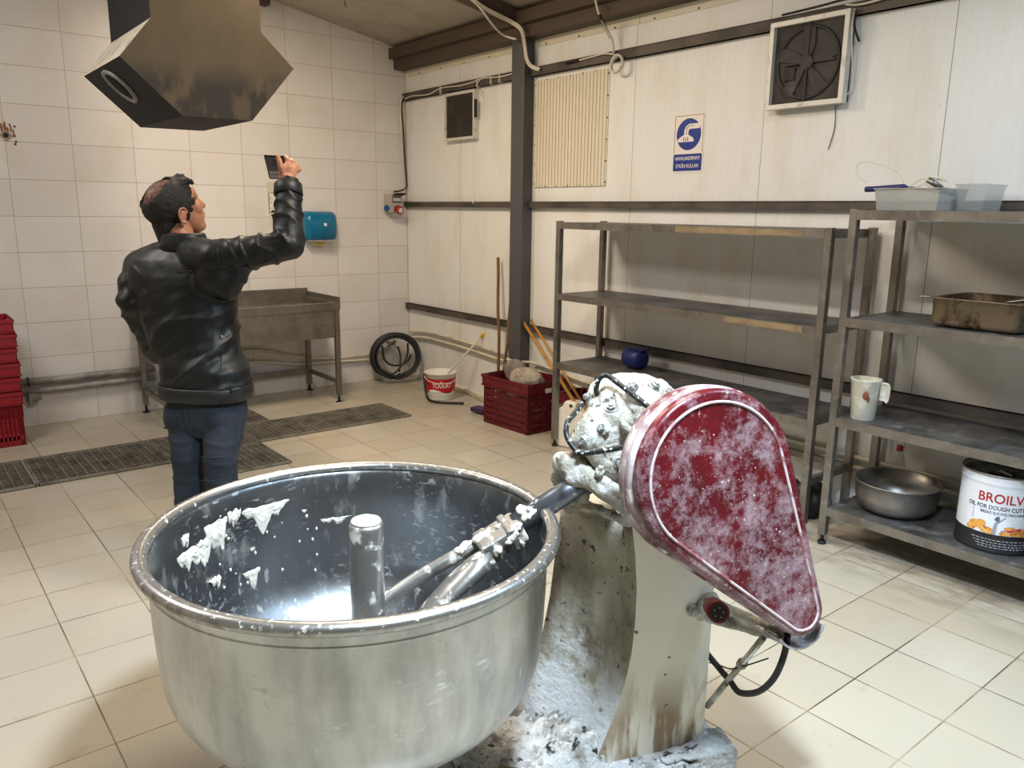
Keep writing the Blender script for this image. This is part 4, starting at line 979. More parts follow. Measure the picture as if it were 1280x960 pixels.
b = MB(); b.tube([(xf+.02, y1-.012, z1-.0), (xf+.0, y1-.018, z1-.1), (-.03, y1-.02, z0+.10), (-.03, y1+.0, z0+.04)], .003, seg=6); b.build('lead', M['cable_white'], t)
MB().tube([(-.012, PX(1045, 138).y, z0), (-.006, PX(1044, 160).y, PX(1044, 160).z), (-.006, PX(1036, 187).y, PX(1036, 187).z)], .0022, seg=6).build('pull_cord', M['cable_black'], t)

# ================================================================ SIGN
t = thing('safety_sign', (0, -3.285, 2.0), 'blue and white ventilation sign on the cream panel wall', 'sign')
ys, zs = -3.285, 1.996; W_, H_ = .236, .345; EY = V((0, -1, 0)); so = V((-.003, ys, zs))
def rrect(w, h, r, n=5, cx=0, cy=0):
    o = []
    for sx_, sy_, a0 in ((1, 1, 0), (-1, 1, 90), (-1, -1, 180), (1, -1, 270)):
        for k in range(n+1): a = math.radians(a0+90*k/n); o.append((cx+sx_*(w/2-r)+r*math.cos(a), cy+sy_*(h/2-r)+r*math.sin(a)))
    return o
XN = V((-1, 0, 0))
plate = MB().prism(rrect(W_, H_, .012), (0, ys, zs), EY, UP, XN, 0, .003).build('plate', M['sign_white'], t)
MB().prism(rrect(W_-.018, .100, .008, cy=-H_/2+.059), (0, ys, zs), EY, UP, XN, .003, .0038).build('blue_band', M['sign_blue'], plate)
b = MB()
for a, c in (((-.109, -.055), (-.1065, .163)), ((.1065, -.055), (.109, .163)), ((-.109, .1605), (.109, .163))):
    b.box((-.0038, ys-a[0], zs+a[1]), (-.003, ys-c[0], zs+c[1]))
b.build('border_line', M['sign_black'], plate)
MB().prism([(.093*math.cos(2*PI*i/48), .052+.093*math.sin(2*PI*i/48)) for i in range(48)], (0, ys, zs), EY, UP, XN, .003, .0038).build('blue_disc', M['sign_blue'], plate)
b = MB(); b.prism([(-.083, .008), (.040, .008), (.040, .024), (.030, .034), (.004, .046), (-.002, .05), (-.002, .072), (.008, .083), (.082, .083), (.082, .113), (.0, .113), (-.022, .10), (-.034, .08), (-.036, .05), (-.070, .034), (-.083, .022)], (0, ys, zs), EY, UP, XN, .0038, .0044); b.build('hood_pictogram', M['sign_white'], plate)
b = MB()
for x in (-.040, -.024, -.008): b.box((-.005, ys-x, zs+.012), (-.0044, ys-x-.005, zs+.036))
b.box((-.005, ys+.020, zs+.05), (-.0044, ys+.016, zs+.08)); b.obox((-.0047, ys+.009, zs+.093), (V((1,0,0)), V((0,-.6,.8)), V((0,.8,.6))), (.0003, .014, .002)); b.box((-.005, ys-.005, zs+.100), (-.0044, ys-.035, zs+.103)); b.build('pictogram_lines', M['sign_blue'], plate)
text_obj('sign_lettering', 'HAVALANDIRMAYI', .031, V((-.0040, ys, zs-.090)), EY, UP, M['sign_white'], plate, sx=.72, bold=.0002)
text_obj('sign_lettering', 'ETK\u0130N KULLAN', .031, V((-.0040, ys, zs-.135)), EY, UP, M['sign_white'], plate, sx=.80, bold=.0002)

# ================================================================ CABLES ALONG THE WALL
t = thing('cable_run', (0, -1.7, 2.6), 'pair of white cables hanging down the column top from the rafter', 'cable')
X_ = lambda x, y, v=-.06: PX(x, y, v)
R1 = [PY(583, -6, -1.815), PY(600, 8, -1.815), PY(618, 18, -1.81), PY(638, 28, -1.81), X_(651, 38, -.19), X_(655, 55, -.13), X_(658, 75, -.10), X_(664, 84, -.07), X_(674, 88, -.05)]
R2 = [PY(586, -6, -1.815), PY(602, 12, -1.82), PY(612, 26, -1.80), PY(622, 38, -1.74), X_(632, 45, -.20), X_(645, 49, -.17)]
b = MB(); b.tube(R1, .009, seg=8); b.build('cable', M['cable_white'], t)
b = MB(); b.tube([p+V((.0, -.012, .01)) for p in R1], .007, seg=8); b.build('cable', M['cable_white'], t)
b = MB(); b.tube(R2, .008, seg=8); b.build('cable', M['cable_white'], t)
t = thing('coiled_cable', (-.05, -2.65, 2.6), 'white cable coiled round the top purlin, hanging from the roof', 'cable')
b = MB(); b.tube([X_(743, -8, -.20), X_(748, 15, -.19), X_(757, 35, -.11), X_(765, 50, -.07), X_(767, 66, -.06)], .008, seg=8); b.build('cable', M['cable_white'], t)
b = MB(); b.tube([X_(749, 18, -.185), X_(757, 35, -.108), X_(764, 48, -.068)], .0095, seg=8); b.build('tape', M['cable_black'], t)
cc = X_(772, 80, -.06); b = MB(); L = []
for i in range(44): a = 2*PI*i/14.6; r = .048+.004*math.sin(i*.9); L.append(cc+V((-.010*math.sin(i*.33)-.008, -r*.95*math.cos(a), r*1.12*math.sin(a))))
b.tube(L, .0065, seg=7, smooth_path=2); b.build('coil', M['cable_white'], t)
b = MB(); b.tube([X_(768, 68, -.055), X_(756, 67, -.05), X_(744, 70, -.045), X_(722, 76, -.045)], .0055, seg=7); b.build('cable', M['cable_white'], t)
b = MB(); b.tube([X_(724, 75, -.047), X_(708, 79, -.047)], .008, seg=7); b.build('tape', M['cable_black'], t)
t = thing('cable_run', (0, -.6, 2.6), 'thin cables tied along the top purlin between corner and column', 'cable')
b = MB(); b.tube([X_(x, y, -.047) for x, y in ((506, 124), (515, 120), (535, 118), (552, 110), (575, 107), (590, 103), (604, 98), (625, 96), (641, 92))], .005, seg=7); b.build('cable', M['cable_white'], t)
b = MB(); b.tube([X_(x, y, -.048) for x, y in ((600, 100), (596, 106), (599, 112), (601, 120))], .004, seg=6); b.build('cable', M['cable_white'], t)
for x_, y_ in ((552, 113), (598, 104), (615, 100), (626, 98)):
    c = X_(x_, y_, -.03); b = MB(); b.box((-.048, c.y-.004, 2.54), (-.0, c.y+.004, 2.61)); b.build('cable_tie', M['cable_white'], t)
t = thing('cable_run', (0, -5, 2.6), 'black and white cables running along the purlin above the large fan', 'cable')
b = MB(); b.tube([(-.045, -3.9, 2.612), (-.045, -4.1, 2.618), (-.05, -4.3, 2.625), (-.045, -4.7, 2.618), (-.045, -5.4, 2.625)], .006, seg=7); b.build('cable', M['cable_black'], t)
b = MB(); b.tube([(-.05, -4.26, 2.60), (-.055, -4.35, 2.585), (-.055, -4.55, 2.60), (-.05, -4.8, 2.635), (-.05, -5.2, 2.63)], .005, seg=7); b.build('cable', M['cable_white'], t)
t = thing('corner_cables', (-.03, -.03, 2.1), 'black and white cables dropping down the corner to the socket box', 'cable')
Yc = lambda x, y: PY(x, y, -.035)
b = MB(); b.tube([Yc(505, 124), Yc(502, 132), Yc(504, 160), Yc(506, 200), Yc(508, 225), Yc(508, 234), Yc(502, 238), Yc(492, 240)], .007, seg=8); b.build('cable', M['cable_black'], t)
b = MB(); b.tube([Yc(507, 121), Yc(501, 126), Yc(501, 160), Yc(503, 200), Yc(505, 230), Yc(506, 250)], .005, seg=8); b.build('cable', M['cable_white'], t)

# ================================================================ THINGS ON THE TILED WALL
t = thing('socket_box', (-.16, 0, 1.5), 'grey industrial socket box with red and blue sockets in the corner', 'socket box')
o_ = V((-.165, 0, 1.62)); XA = V((1,0,0)); 
b = MB(); b.prism([(-.085, .10), (-.085, -.055), (-.05, -.10), (.05, -.10), (.062, -.06), (.062, .10)], o_, XA, UP, V((0,-1,0)), 0, .08); bx_ = b.build('housing', mat('grey_box', (176, 170, 158), .5), t, bevel=.006)
b = MB(); b.box((-.205, -.084, 1.64), (-.115, -.08, 1.70)); b.build('breaker_window', mat('breaker_grey', (92, 92, 92), .4), bx_)
b = MB()
for k in range(5): b.box((-.196+.016*k, -.09, 1.655), (-.186+.016*k, -.084, 1.682))
b.build('breaker_switches', M['white_plastic'], bx_)
b = MB(); b.obox((-.145, -.105, 1.714), (XA, V((0, .9, -.25)), V((0, .25, .9))), (.055, .04, .003)); b.build('hinged_cover', M['black_plastic'], bx_)
b = MB(); b.cyl((-.148, -.08, 1.585), (-.148, -.125, 1.572), .034, seg=24); s_ = b.build('red_socket', M['red_plastic'], bx_)
b = MB(); b.cyl((-.146, -.125, 1.573), (-.146, -.128, 1.572), .022, seg=20); b.build('socket_face', M['white_plastic'], s_)
b = MB(); b.cyl((-.245, -.05, 1.595), (-.262, -.075, 1.59), .026, seg=20); b.build('blue_socket', mat('socket_blue', (24, 70, 140), .4), bx_)
b = MB(); b.tube([(-.25, -.05, 1.57), (-.235, -.09, 1.545), (-.20, -.10, 1.55), (-.195, -.10, 1.60), (-.175, -.095, 1.61)], .003, seg=6); b.build('wire', M['cable_black'], bx_)
t = thing('towel_dispenser', (-.915, 0, 1.3), 'translucent teal paper towel dispenser on the tiled wall', 'dispenser')
x0, x1, z0, z1 = -1.062, -.772, 1.315, 1.555
b = MB(); rg = []
for z, d0, ins in ((z0, .10, .004), (z0+.06, .125, .0), (z0+.16, .125, 0), (z1-.035, .115, .002), (z1-.008, .085, .012), (z1, .05, .03)):
    rg.append([V((x0+ins, 0, z)), V((x0+ins, -d0*.75, z)), V((x0+ins+.03, -d0, z)), V((x1-ins-.03, -d0, z)), V((x1-ins, -d0*.75, z)), V((x1-ins, 0, z))])
b.loft(rg); cv = b.build('cover', M['teal'], t, bevel=.006)
b = MB(); b.box((x0+.02, -.128, z0+.012), (x1-.02, -.1255, z0+.075)); 
b = MB(); b.prism([(x0+.008, -.0), (x0+.03, -.11), (x1-.03, -.11), (x1-.008, 0)], (0, 0, z0-.018), XA, V((0,1,0)), UP, 0, .018); b.build('base_tray', M['milky'], t, bevel=.003)
b = MB(); b.prism([(-.014, .012), (-.012, -.008), (-.006, -.013), (.006, -.013), (.012, -.008), (.014, .012)], (-.895, -.125, 1.445), XA, UP, V((0,-1,0)), 0, .0015); b.build('logo', M['dispenser_logo'], cv)
b = MB(); b.loft([[V((-.975, -.05, z0-.018)), V((-.975, -.054, z0-.018)), V((-.885, -.054, z0-.018)), V((-.885, -.05, z0-.018))], [V((-.935, -.06, z0-.05)), V((-.935, -.064, z0-.05)), V((-.905, -.068, z0-.058)), V((-.905, -.064, z0-.058))]], smooth=False); b.build('paper_towel', M['yellow_paper'], t)
t = thing('paper_notice', (-1.30, 0, 1.6), 'narrow paper notice taped to tiles behind the raised arm', 'notice')
b = MB(); b.box((-1.345, -.003, 1.44), (-1.215, 0, 1.79)); b.build('sheet', mat('notice_paper', (204, 194, 178), .6), t)
b = MB(); b.box((-1.335, -.0045, 1.545), (-1.225, -.003, 1.70)); b.build('printed_area', mat('notice_print', (222, 218, 210), .6, 0, [((120, 116, 112), 60, .55, .62, {})]), t)
b = MB(); b.box((-1.337, -.005, 1.54), (-1.223, -.003, 1.545)); b.box((-1.337, -.005, 1.700), (-1.223, -.003, 1.703)); b.box((-1.338, -.005, 1.54), (-1.334, -.003, 1.70)); b.box((-1.32, -.005, 1.545), (-1.29, -.003, 1.56)); b.build('printed_frame', M['black_plastic'], t)
# pipe hole with brown residue at left
t = thing('pipe_stub', PY(6, 168, 0), 'brown-stained capped pipe hole in the tiled wall at far left', 'pipe')
c = PY(7, 169, 0); b = MB(); b.obox(c+V((0, -.004, 0)), ((XA+UP).normalized(), (XA-UP).normalized(), V((0,1,0))), (.028, .028, .004)); b.build('cover_plate', mat('stained_plate', (150, 130, 108), .6), t)
MB().cyl(c+V((0, -.008, 0)), c+V((0, -.010, 0)), .017, seg=20).build('hole', M['black_plastic'], t)
b = MB(); rnd = random.Random(3)
for (dx, dz, hh) in ((-.055, .045, .02), (-.035, .075, .01), (-.02, .05, .03), (.0, .055, .035), (.015, .035, .02), (.035, .045, .03), (.048, .02, .025), (.05, .0, .012), (-.06, .075, .008), (.03, .07, .008)):
    b.ball(c+V((dx, -.001, dz)), .008, sc=(.7+rnd.random()*.6, .25, hh/.008), seg=8, rings=6)
b.build('rust_residue', mat('brown_residue', (134, 92, 66), .8), t)
for (px_, py_) in ((18, 158), (20, 177), (19, 180)):
    q = PY(px_, py_, 0); MB().ball(q+V((0, -.002, 0)), .007, seg=8, rings=6).build('screw_hole', M['black_plastic'], t)
for (px_, py_) in ((25, 289), (41, 289)):
    pass
# grey pipes low on the tiled wall, white pipes round the corner
t = thing('grey_wall_pipes', (-2.85, 0, .3), 'pair of grimy grey pipes low along the tiled wall', 'pipe')
for z_ in (.335, .265):
    b = MB(); b.tube([(-3.25, -.045, z_), (-2.9, -.045, z_-.002), (-2.84, -.045, z_+.002), (-2.35, -.045, z_)], .026 if z_ > .3 else .022, seg=14, smooth_path=2); b.build('pipe', M['grey_pipe'], t)
MB().cyl((-3.215, -.045, .335), (-3.205, -.045, .335), .034, seg=16).build('end_cap', M['black_plastic'], t)
b = MB(); b.box((-3.22, -.07, .17), (-3.17, -.005, .25)); b.cyl((-3.195, -.06, .20), (-3.14, -.08, .22), .016); b.build('valve', M['grey_pipe'], t, bevel=.006)
t = thing('cream_wall_pipes', (-1.0, 0, .3), 'pair of cream pipes passing behind the sink to the corner', 'pipe')
b = MB(); b.tube([(-2.3, -.03, .44), (-1.53, -.03, .40), (-1.2, -.03, .31), (-.9, -.03, .262), (-.47, -.03, .255), (-.2, -.03, .285)], .012, seg=10); b.build('pipe', M['cream_pipe'], t)
b = MB(); b.tube([(-2.3, -.03, .36), (-1.53, -.03, .30), (-1.2, -.03, .24), (-.9, -.03, .225), (-.47, -.03, .205), (-.3, -.03, .20)], .012, seg=10); b.build('pipe', M['cream_pipe'], t)
t = thing('cream_wall_pipes', (0, -2, .4), 'pair of cream pipes sagging low along the panel wall behind the racks', 'pipe')
for dz in (0, -.055):
    b = MB(); b.tube([(-.03, -.05, .435+dz), (-.03, -.25, .462+dz), (-.03, -.45, .472+dz), (-.03, -.96, .460+dz), (-.03, -1.42, .437+dz), (-.028, -1.65, .430+dz), (-.13, -1.70, .430+dz), (-.135, -1.83, .425+dz), (-.035, -1.90, .42+dz), (-.03, -2.21, .395+dz), (-.03, -2.6, .36+dz), (-.03, -3.5, .335+dz), (-.03, -4.5, .325+dz), (-.03, -6.8, .33+dz)], .012, seg=10); b.build('pipe', M['cream_pipe'], t)
struct(MB().box((-.028, -1.7, 0), (0, 0, .035)).build('baseboard_right', M['cream_pipe'], bevel=.003))
# ================================================================ EXTRACTION HOOD
t = thing('extraction_hood', (-2.49, -1.8, 2.04), 'brown greasy metal hood box hanging under its duct at top left', 'hood')
hex_ = [(-2.774, 2.474), (-2.930, 2.28), (-2.655, 2.028), (-2.293, 2.033), (-2.047, 2.322), (-2.222, 2.486)]
yf, yb_ = -2.2, -1.4
b = MB()
F = [b.bm.verts.new((x, yf, z)) for x, z in hex_]; K = [b.bm.verts.new((x, yb_, z)) for x, z in hex_]
b.bm.faces.new(F); b.bm.faces.new(K[::-1])
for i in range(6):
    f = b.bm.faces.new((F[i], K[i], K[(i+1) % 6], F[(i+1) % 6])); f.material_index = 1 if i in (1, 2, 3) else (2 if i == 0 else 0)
b.build('hood_box', None, t, mats=[M['hood'], M['hood_dark'], M['hood_lit']])
b = MB(); b.prism([(-2.774, 2.474), (-2.222, 2.486), (-2.222, roof_z(-2.222)-.01), (-2.774, roof_z(-2.774)-.01)], (0, 0, 0), XA, UP, V((0,1,0)), yf, yb_)
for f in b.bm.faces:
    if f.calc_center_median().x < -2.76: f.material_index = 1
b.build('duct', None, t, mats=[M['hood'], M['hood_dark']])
# round spigot on the left lower slope
d1 = V((-2.655+2.930, 0, 2.028-2.28)).normalized(); nn = V((d1.z, 0, -d1.x)).normalized()
if nn.z > 0: nn = -nn
c = V((-2.84, -1.80, 2.195)); b = MB(); rg = []
b.lathe([(.105, -.001), (.105, .012), (.085, .012), (.085, -.001)], c, nn, seg=40); b.build('spigot_collar', mat('galvanised_collar', (132, 128, 124), .5, .3), t)
b = MB(); b.lathe([(0, .001), (.084, .001), (.084, .004), (0, .004)], c, nn, seg=40); b.build('spigot_opening', mat('black_opening', (8, 8, 8), .9), t)
t = thing('roof_hook', (-1.14, -.6, 3.1), 'small rusty wire hook hanging from the roof panel near the hood', 'hook')
b = MB(); q = PY(431, 5, -.6); b.tube([V((q.x, q.y, roof_z(q.x))), q+V((.0, 0, .02)), q+V((.006, 0, -.02))], .004, seg=6); b.build('wire', M['screw'], t)

# ================================================================ SINK TABLE
t = thing('sink_table', (-1.75, -.34, 0), 'stainless steel sink table standing against the tiled wall', 'sink')
x0, x1, y0, y1 = -2.46, -1.045, -.655, -.03
def bxp(nm, a, c, m=M['sink_steel'], bv=.002): b = MB(); b.box(a, c); return b.build(nm, m, t, bevel=bv)
b = MB()   # rimmed top with sunken basin
b.box((x0, y0, .775), (x1-.012, y0+.05, .835)); b.box((x0, y1-.05, .775), (x1-.012, y1-.012, .835)); b.box((x0, y0+.05, .775), (x0+.05, y1-.05, .835)); b.box((x1-.06, y0+.05, .775), (x1-.012, y1-.05, .835))
b.box((x0+.05, y0+.05, .776), (x1-.06, y1-.05, .79)); top = b.build('top', M['sink_steel'], t)
bxp('side_splash', (x1-.012, y0, .775), (x1, y1-.012, .878), bv=0); bxp('back_splash', (x0, y1-.012, .775), (x1, y1, .905), bv=0)
b = MB(); b.box((x0+.06, y0+.006, .55), (x1-.05, y0+.012, .80)); b.box((x1-.056, y0+.01, .56), (x1-.05, y1-.05, .80)); b.box((x0+.06, y0+.01, .55), (x0+.066, y1-.05, .80)); b.box((x0+.06, y0+.01, .55), (x1-.05, y1-.05, .556)); b.build('basin_apron', M['sink_steel'], t, bevel=.002)
for x in (x0+.022, x1-.026):
    for y in (y0+.024, y1-.03):
        b = MB(); b.box((x-.019, y-.019, .06), (x+.019, y+.019, .774)); lg = b.build('leg', M['sink_steel'], t, bevel=.003)
        b = MB(); b.cyl((x, y, .0), (x, y, .006), .03, seg=16); b.cyl((x, y, .006), (x, y, .065), .010, seg=10); b.build('foot', M['black_plastic'], lg)
for x in (x0+.022, x1-.026): bxp('side_rail', (x-.013, y0+.04, .16), (x+.013, y1-.04, .195))
bxp('back_rail', (x0+.03, y1-.043, .155), (x1-.04, y1-.017, .20))
MB().cyl((-1.02, -.655, .003), (-1.13, -.665, .003), .003, seg=6).build('shim', M['white_plastic'], t)
b = MB(); b.tube([(-1.9, -.3, .555), (-1.9, -.3, .40), (-1.85, -.2, .30), (-1.7, -.08, .27)], .02, seg=12); b.build('drain_pipe', M['grey_pipe'], t)

# ================================================================ FLOOR GRATES
def grate(label, x0, x1, y0, y1, along='x', pitch=.028, cross=.055, bw=.0018):
    t = thing('floor_grate', ((x0+x1)/2, (y0+y1)/2, 0), label, 'drain grate', 'drain grates in the floor')
    b = MB(); b.box((x0, y0, .0005), (x1, y1, .004)); b.build('channel_shade', M['recess_shade'], t)
    b = MB(); fr = .006; z0, z1 = .004, .017
    b.box((x0, y0, z0), (x1, y0+fr, z1)); b.box((x0, y1-fr, z0), (x1, y1, z1)); b.box((x0, y0, z0), (x0+fr, y1, z1)); b.box((x1-fr, y0, z0), (x1, y1, z1))
    px_, py_ = (cross, pitch) if along == 'x' else (pitch, cross)
    n = int((x1-x0)/px_); 
    for k in range(1, n): x = x0+(x1-x0)*k/n; b.box((x-bw, y0, z1-.004), (x+bw, y1, z1))
    n = int((y1-y0)/py_)
    for k in range(1, n): y = y0+(y1-y0)*k/n; b.box((x0, y-bw*.7, z0+.002), (x1, y+bw*.6, z1-.004))
    b.build('bars', M['grate'], t); return t
grate('worn floor grate from the left edge, beside the red crates', -4.6, -3.40, -1.50, -.925, 'y', .05, .04)
grate('floor grate strip between red crates and man', -3.39, -2.66, -1.50, -.925, 'y', .05, .04)
grate('floor grate in front of the steel sink table legs', -2.05, -.835, -1.385, -.915, 'x', .03, .04)
grate('floor grate at the crossing behind the man', -2.65, -2.06, -1.425, -.925, 'x', .03, .04)
grate('short floor grate running towards the mixer bowl', -2.65, -2.06, -1.94, -1.435, 'x', .03, .04)
grate('narrow floor grate under the sink table', -2.05, -1.78, -.905, -.48, 'y', .03, .04)

# ================================================================ CRATES
def crate_parts(t, L, W, H, m, z0=0, rim=.035, hole_rows=4, T=None):
    """open slotted crate, long side along local y; T places it"""
    T = T or Matrix.Identity(4)
    def tb(mb, a, c): 
        xs = (min(a[0], c[0]), max(a[0], c[0])); ys_ = (min(a[1], c[1]), max(a[1], c[1])); zs_ = (min(a[2], c[2]), max(a[2], c[2]))
        vs_ = [T @ V((xs[i], ys_[j], zs_[k])) for k in (0, 1) for (i, j) in ((0,0),(1,0),(1,1),(0,1))]
        mb._new(vs_, [(0,3,2,1),(4,5,6,7),(0,1,5,4),(1,2,6,5),(2,3,7,6),(3,0,4,7)])
    b = MB(); th = .004; w, l = W/2, L/2; k = .015
    tb(b, (-w+k, -l+k, z0), (w-k, l-k, z0+th))
    # lattice walls
    nH = hole_rows*2+1; hz = (H-.07)/nH
    for r in range(hole_rows+1):
        z = z0+2*r*hz; z2 = z+hz*1.15
        tb(b, (-w+k, -l+k, z), (-w+k+th, l-k, z2)); tb(b, (w-k-th, -l+k, z), (w-k, l-k, z2)); tb(b, (-w+k, -l+k, z), (w-k, -l+k+th, z2)); tb(b, (-w+k, l-k-th, z), (w-k, l-k, z2))
    n = int((L-2*k)/.024)
    for i in range(n+1):
        y = -l+k+(L-2*k-.010)*i/n; tb(b, (-w+k, y, z0), (-w+k+th, y+.010, z0+H-.05)); tb(b, (w-k-th, y, z0), (w-k, y+.010, z0+H-.05))
    n = int((W-2*k)/.024)
    for i in range(n+1):
        x = -w+k+(W-2*k-.010)*i/n; tb(b, (x, -l+k, z0), (x+.010, -l+k+th, z0+H-.05)); tb(b, (x, l-k-th, z0), (x+.010, l-k, z0+H-.05))
    for sx_ in (-1, 1):
        for sy_ in (-1, 1): tb(b, (sx_*(w-k), sy_*(l-k), z0), (sx_*(w-k-.03), sy_*(l-k-.03), z0+H))
    b.build('basket', m, t)
    b = MB()
    for zz, hh, oo in ((z0+H-.022, .022, 0), (z0+H-.075, .06, .006), (z0+H-.085, .008, 0)):
        tb(b, (-w+oo, -l+oo, zz), (-w+oo+th, l-oo, zz+hh)); tb(b, (w-oo-th, -l+oo, zz), (w-oo, l-oo, zz+hh)); tb(b, (-w+oo, -l+oo, zz), (w-oo, -l+oo+th, zz+hh)); tb(b, (-w+oo, l-oo-th, zz), (w-oo, l-oo, zz+hh))
    b.build('rim', m, t)
# stack of nested crates at the left edge
names = ['lowest', 'second from the floor', 'third from the floor', 'fourth from the floor', 'fifth from the floor', 'topmost']
cx_ = -3.30-.25
first = thing('plastic_crate', (cx_, -.34, 0), 'red slotted crate at far left, lowest of its stack', 'crate', 'nested red crates at far left')
crate_parts(first, .38, .50, .365, M['bright_crate'], T=Matrix.Translation((cx_, -.34, 0)))
for k in range(1, 6):
    r = first.copy(); C.objects.link(r); r.location = (cx_+.004*(-1)**k, -.34, .0965*k); r['label'] = 'red slotted crate at far left, %s of its stack' % names[k] if k < 5 else 'red slotted crate at far left, topmost of its stack'
    for ch in list(first.children):
        c_ = ch.copy(); C.objects.link(c_); c_.parent = r
# dark red crate with stones by the column
ang = math.radians(2.5)
T1 = Matrix.Translation((-.275, -2.085, 0)) @ Matrix.Rotation(ang, 4, 'Z')
t = thing('plastic_crate', (-.275, -2.085, 0), 'dark red plastic crate holding two stones below the steel column', 'crate')
crate_parts(t, .53, .40, .375, M['red_crate'], T=T1, hole_rows=6)
b = MB(); tq = T1 @ V((0, -.26, .31)); b.obox(tq+V((.0, -.004, 0)), (XA, V((0,1,0)), UP), (.028, .003, .016)); b.build('label_tag', M['paper'], t)
t = thing('plastic_crate', (-.165, -2.72, 0), 'dark red plastic crate under the empty rack behind the jerrycans', 'crate')
crate_parts(t, .5, .26, .33, M['red_crate'], T=Matrix.Translation((-.165, -2.72, 0)), hole_rows=5)
def stone(label, c, r, sc, m, seed, nm='stone'):
    t = MB(); t.ball(c, r, sc=sc, seg=24, rings=16)
    for v in t.bm.verts:
        d = (v.co-V(c)); k = 1+.28*noise.noise(v.co*9+V((seed, 0, 0)))+.10*noise.noise(v.co*25); v.co = V(c)+d*k
        v.co.z = max(v.co.z, c[2]-r*sc[2]*.8)
    o = t.build(nm, m, loc=(c[0], c[1], c[2]-r*sc[2])); tag(o, label, 'stone'); return o
stone('large pale beige stone in the dark red crate', (-.315, -2.16, .362), .138, (.85, 1.0, .70), M['stone'], 3)
stone('smaller grey stone in the crate, behind the pale one', (-.25, -1.955, .395), .105, (.8, .9, .85), M['stone_grey'], 8)
# support rubble filling the crate bottom
t = thing('crate_filling', (-.275, -2.085, .0), 'grey sack of rubble filling the bottom of the stone crate', 'sack')
b = MB(); b.ball((-.275, -2.02, .13), .15, sc=(.9, 1.2, .8)); b.ball((-.275, -2.16, .13), .13, sc=(1, 1, .85)); b.ball((-.24, -1.96, .22), .09, sc=(.8, .8, .8)); o = b.build('sack', M['stone_grey'], t); remesh(o, .012, 3, dn(.01, 12))
# jerrycans
def jerry(label, x, y, rz, z=0):
    t = thing('jerrycan', (x, y, z), label, 'jerrycan', 'white jerrycans under the empty rack')
    T = Matrix.Translation((x, y, z)) @ Matrix.Rotation(rz, 4, 'Z') @ Matrix.Scale(1.15, 4)
    b = MB(); prof = [(0, 0), (.17, 0), (.18, .012), (.18, .20), (.165, .235), (.13, .25), (.125, .285), (.045, .285), (.03, .25), (0, .235)]
    prof = [(x_-.09, z_) for x_, z_ in prof]
    b.prism(prof, T @ V((0, 0, 0)), T.to_3x3() @ V((0, -1, 0)), UP*1.15, T.to_3x3() @ V((1, 0, 0)), -.045, .045); body = b.build('body', M['jerrycan'], t, bevel=.015, bseg=3)
    b = MB(); b.cyl(T @ V((0, -.055, .262)), T @ V((0, -.055, .263)), .001); 
    b = MB(); c = T @ V((-.046, -.005, .262)); d_ = T.to_3x3() @ V((1, 0, 0)); b.cyl(c, c+d_*.092, .013, seg=16); b.build('handle_opening_shade', mat('jerrycan_shade', (60, 54, 48), .8), body)
    b = MB(); b.cyl(T @ V((0, .05, .235)), T @ V((0, .05, .27)), .02, seg=16); b.build('cap', M['jerrycan'], t)
    return t
jerry('white jerrycan at the left rack foot, the nearer one', -.375, -2.745, math.radians(12))
jerry('white jerrycan at the left rack foot, half behind the other', -.37, -2.96, math.radians(4))

# ================================================================ BUCKET, HOSES, STICKS
bx, by = -.293, -.985
t = thing('yogurt_bucket', (bx, by, 0), 'white and red yogurt bucket standing beside the coiled hose', 'bucket')
H_ = .232
b = MB(); b.lathe([(0, .004), (.108, .004), (.112, 0), (.114, .006), (.134, H_-.012), (.140, H_-.010), (.140, H_), (.132, H_), (.110, .01), (0, .012)], (bx, by, 0), seg=56); body = b.build('body', M['white_plastic'], t)
b = MB(); b.lathe([(.1190+.0007, .062), (.1325+.0010, .185)], (bx, by, 0), seg=56); lab = b.build('red_label', mat('yogurt_red', (186, 18, 34), .4), body)
ba = math.atan2(CAM.y-by, CAM.x-bx)+.10
def bwrap(a0, zc):
    def f(x, y, z): zz = zc+y; r_ = .1135+.0206*(zz/.22)+.0022+z; a = a0+x/.128; return V((bx+r_*math.cos(a), by+r_*math.sin(a), zz))
    return f
text_obj('label_lettering', 'YO\u011eURT', .058, 0*UP, UP, UP, M['sign_white'], lab, wrap=bwrap(ba, .128), sx=.72, bold=.0012)
text_obj('label_lettering', 'Ankara', .018, 0*UP, UP, UP, M['sign_white'], lab, wrap=bwrap(ba, .168), sx=.9) if False else None
b = MB(); f = bwrap(ba, 0); L0 = []; L1 = []
for i in range(21):
    u = i/20; x = -.13+.26*u; L0.append(f(x, .05, 0)); L1.append(f(x, .078+.016*math.sin(u*2*PI+.3), 0))
va = [b.bm.verts.new(p) for p in L0]; vb = [b.bm.verts.new(p) for p in L1]
for i in range(20): b.bm.faces.new((va[i], va[i+1], vb[i+1], vb[i]))
b.build('white_wave', M['sign_white'], lab)
b = MB(); L = [bwrap(ba, 0)(-.12+.24*i/20, .064+.004*math.sin(i/20*PI), .0006) for i in range(21)]; b.tube(L, .0016, seg=5, smooth_path=0); b.build('printed_line', M['sign_black'], lab)
hd_ = V((math.cos(ba+PI/2), math.sin(ba+PI/2), 0)); fo = V((math.cos(ba), math.sin(ba), 0)); c = V((bx, by, 0))
b = MB(); b.tube([c+hd_*.142+UP*.215, c+hd_*.13+fo*.07+UP*.180, c+hd_*.06+fo*.135+UP*.155, c-hd_*.06+fo*.135+UP*.157, c-hd_*.13+fo*.07+UP*.182, c-hd_*.142+UP*.215], .003, seg=7); b.build('handle', M['white_plastic'], t)
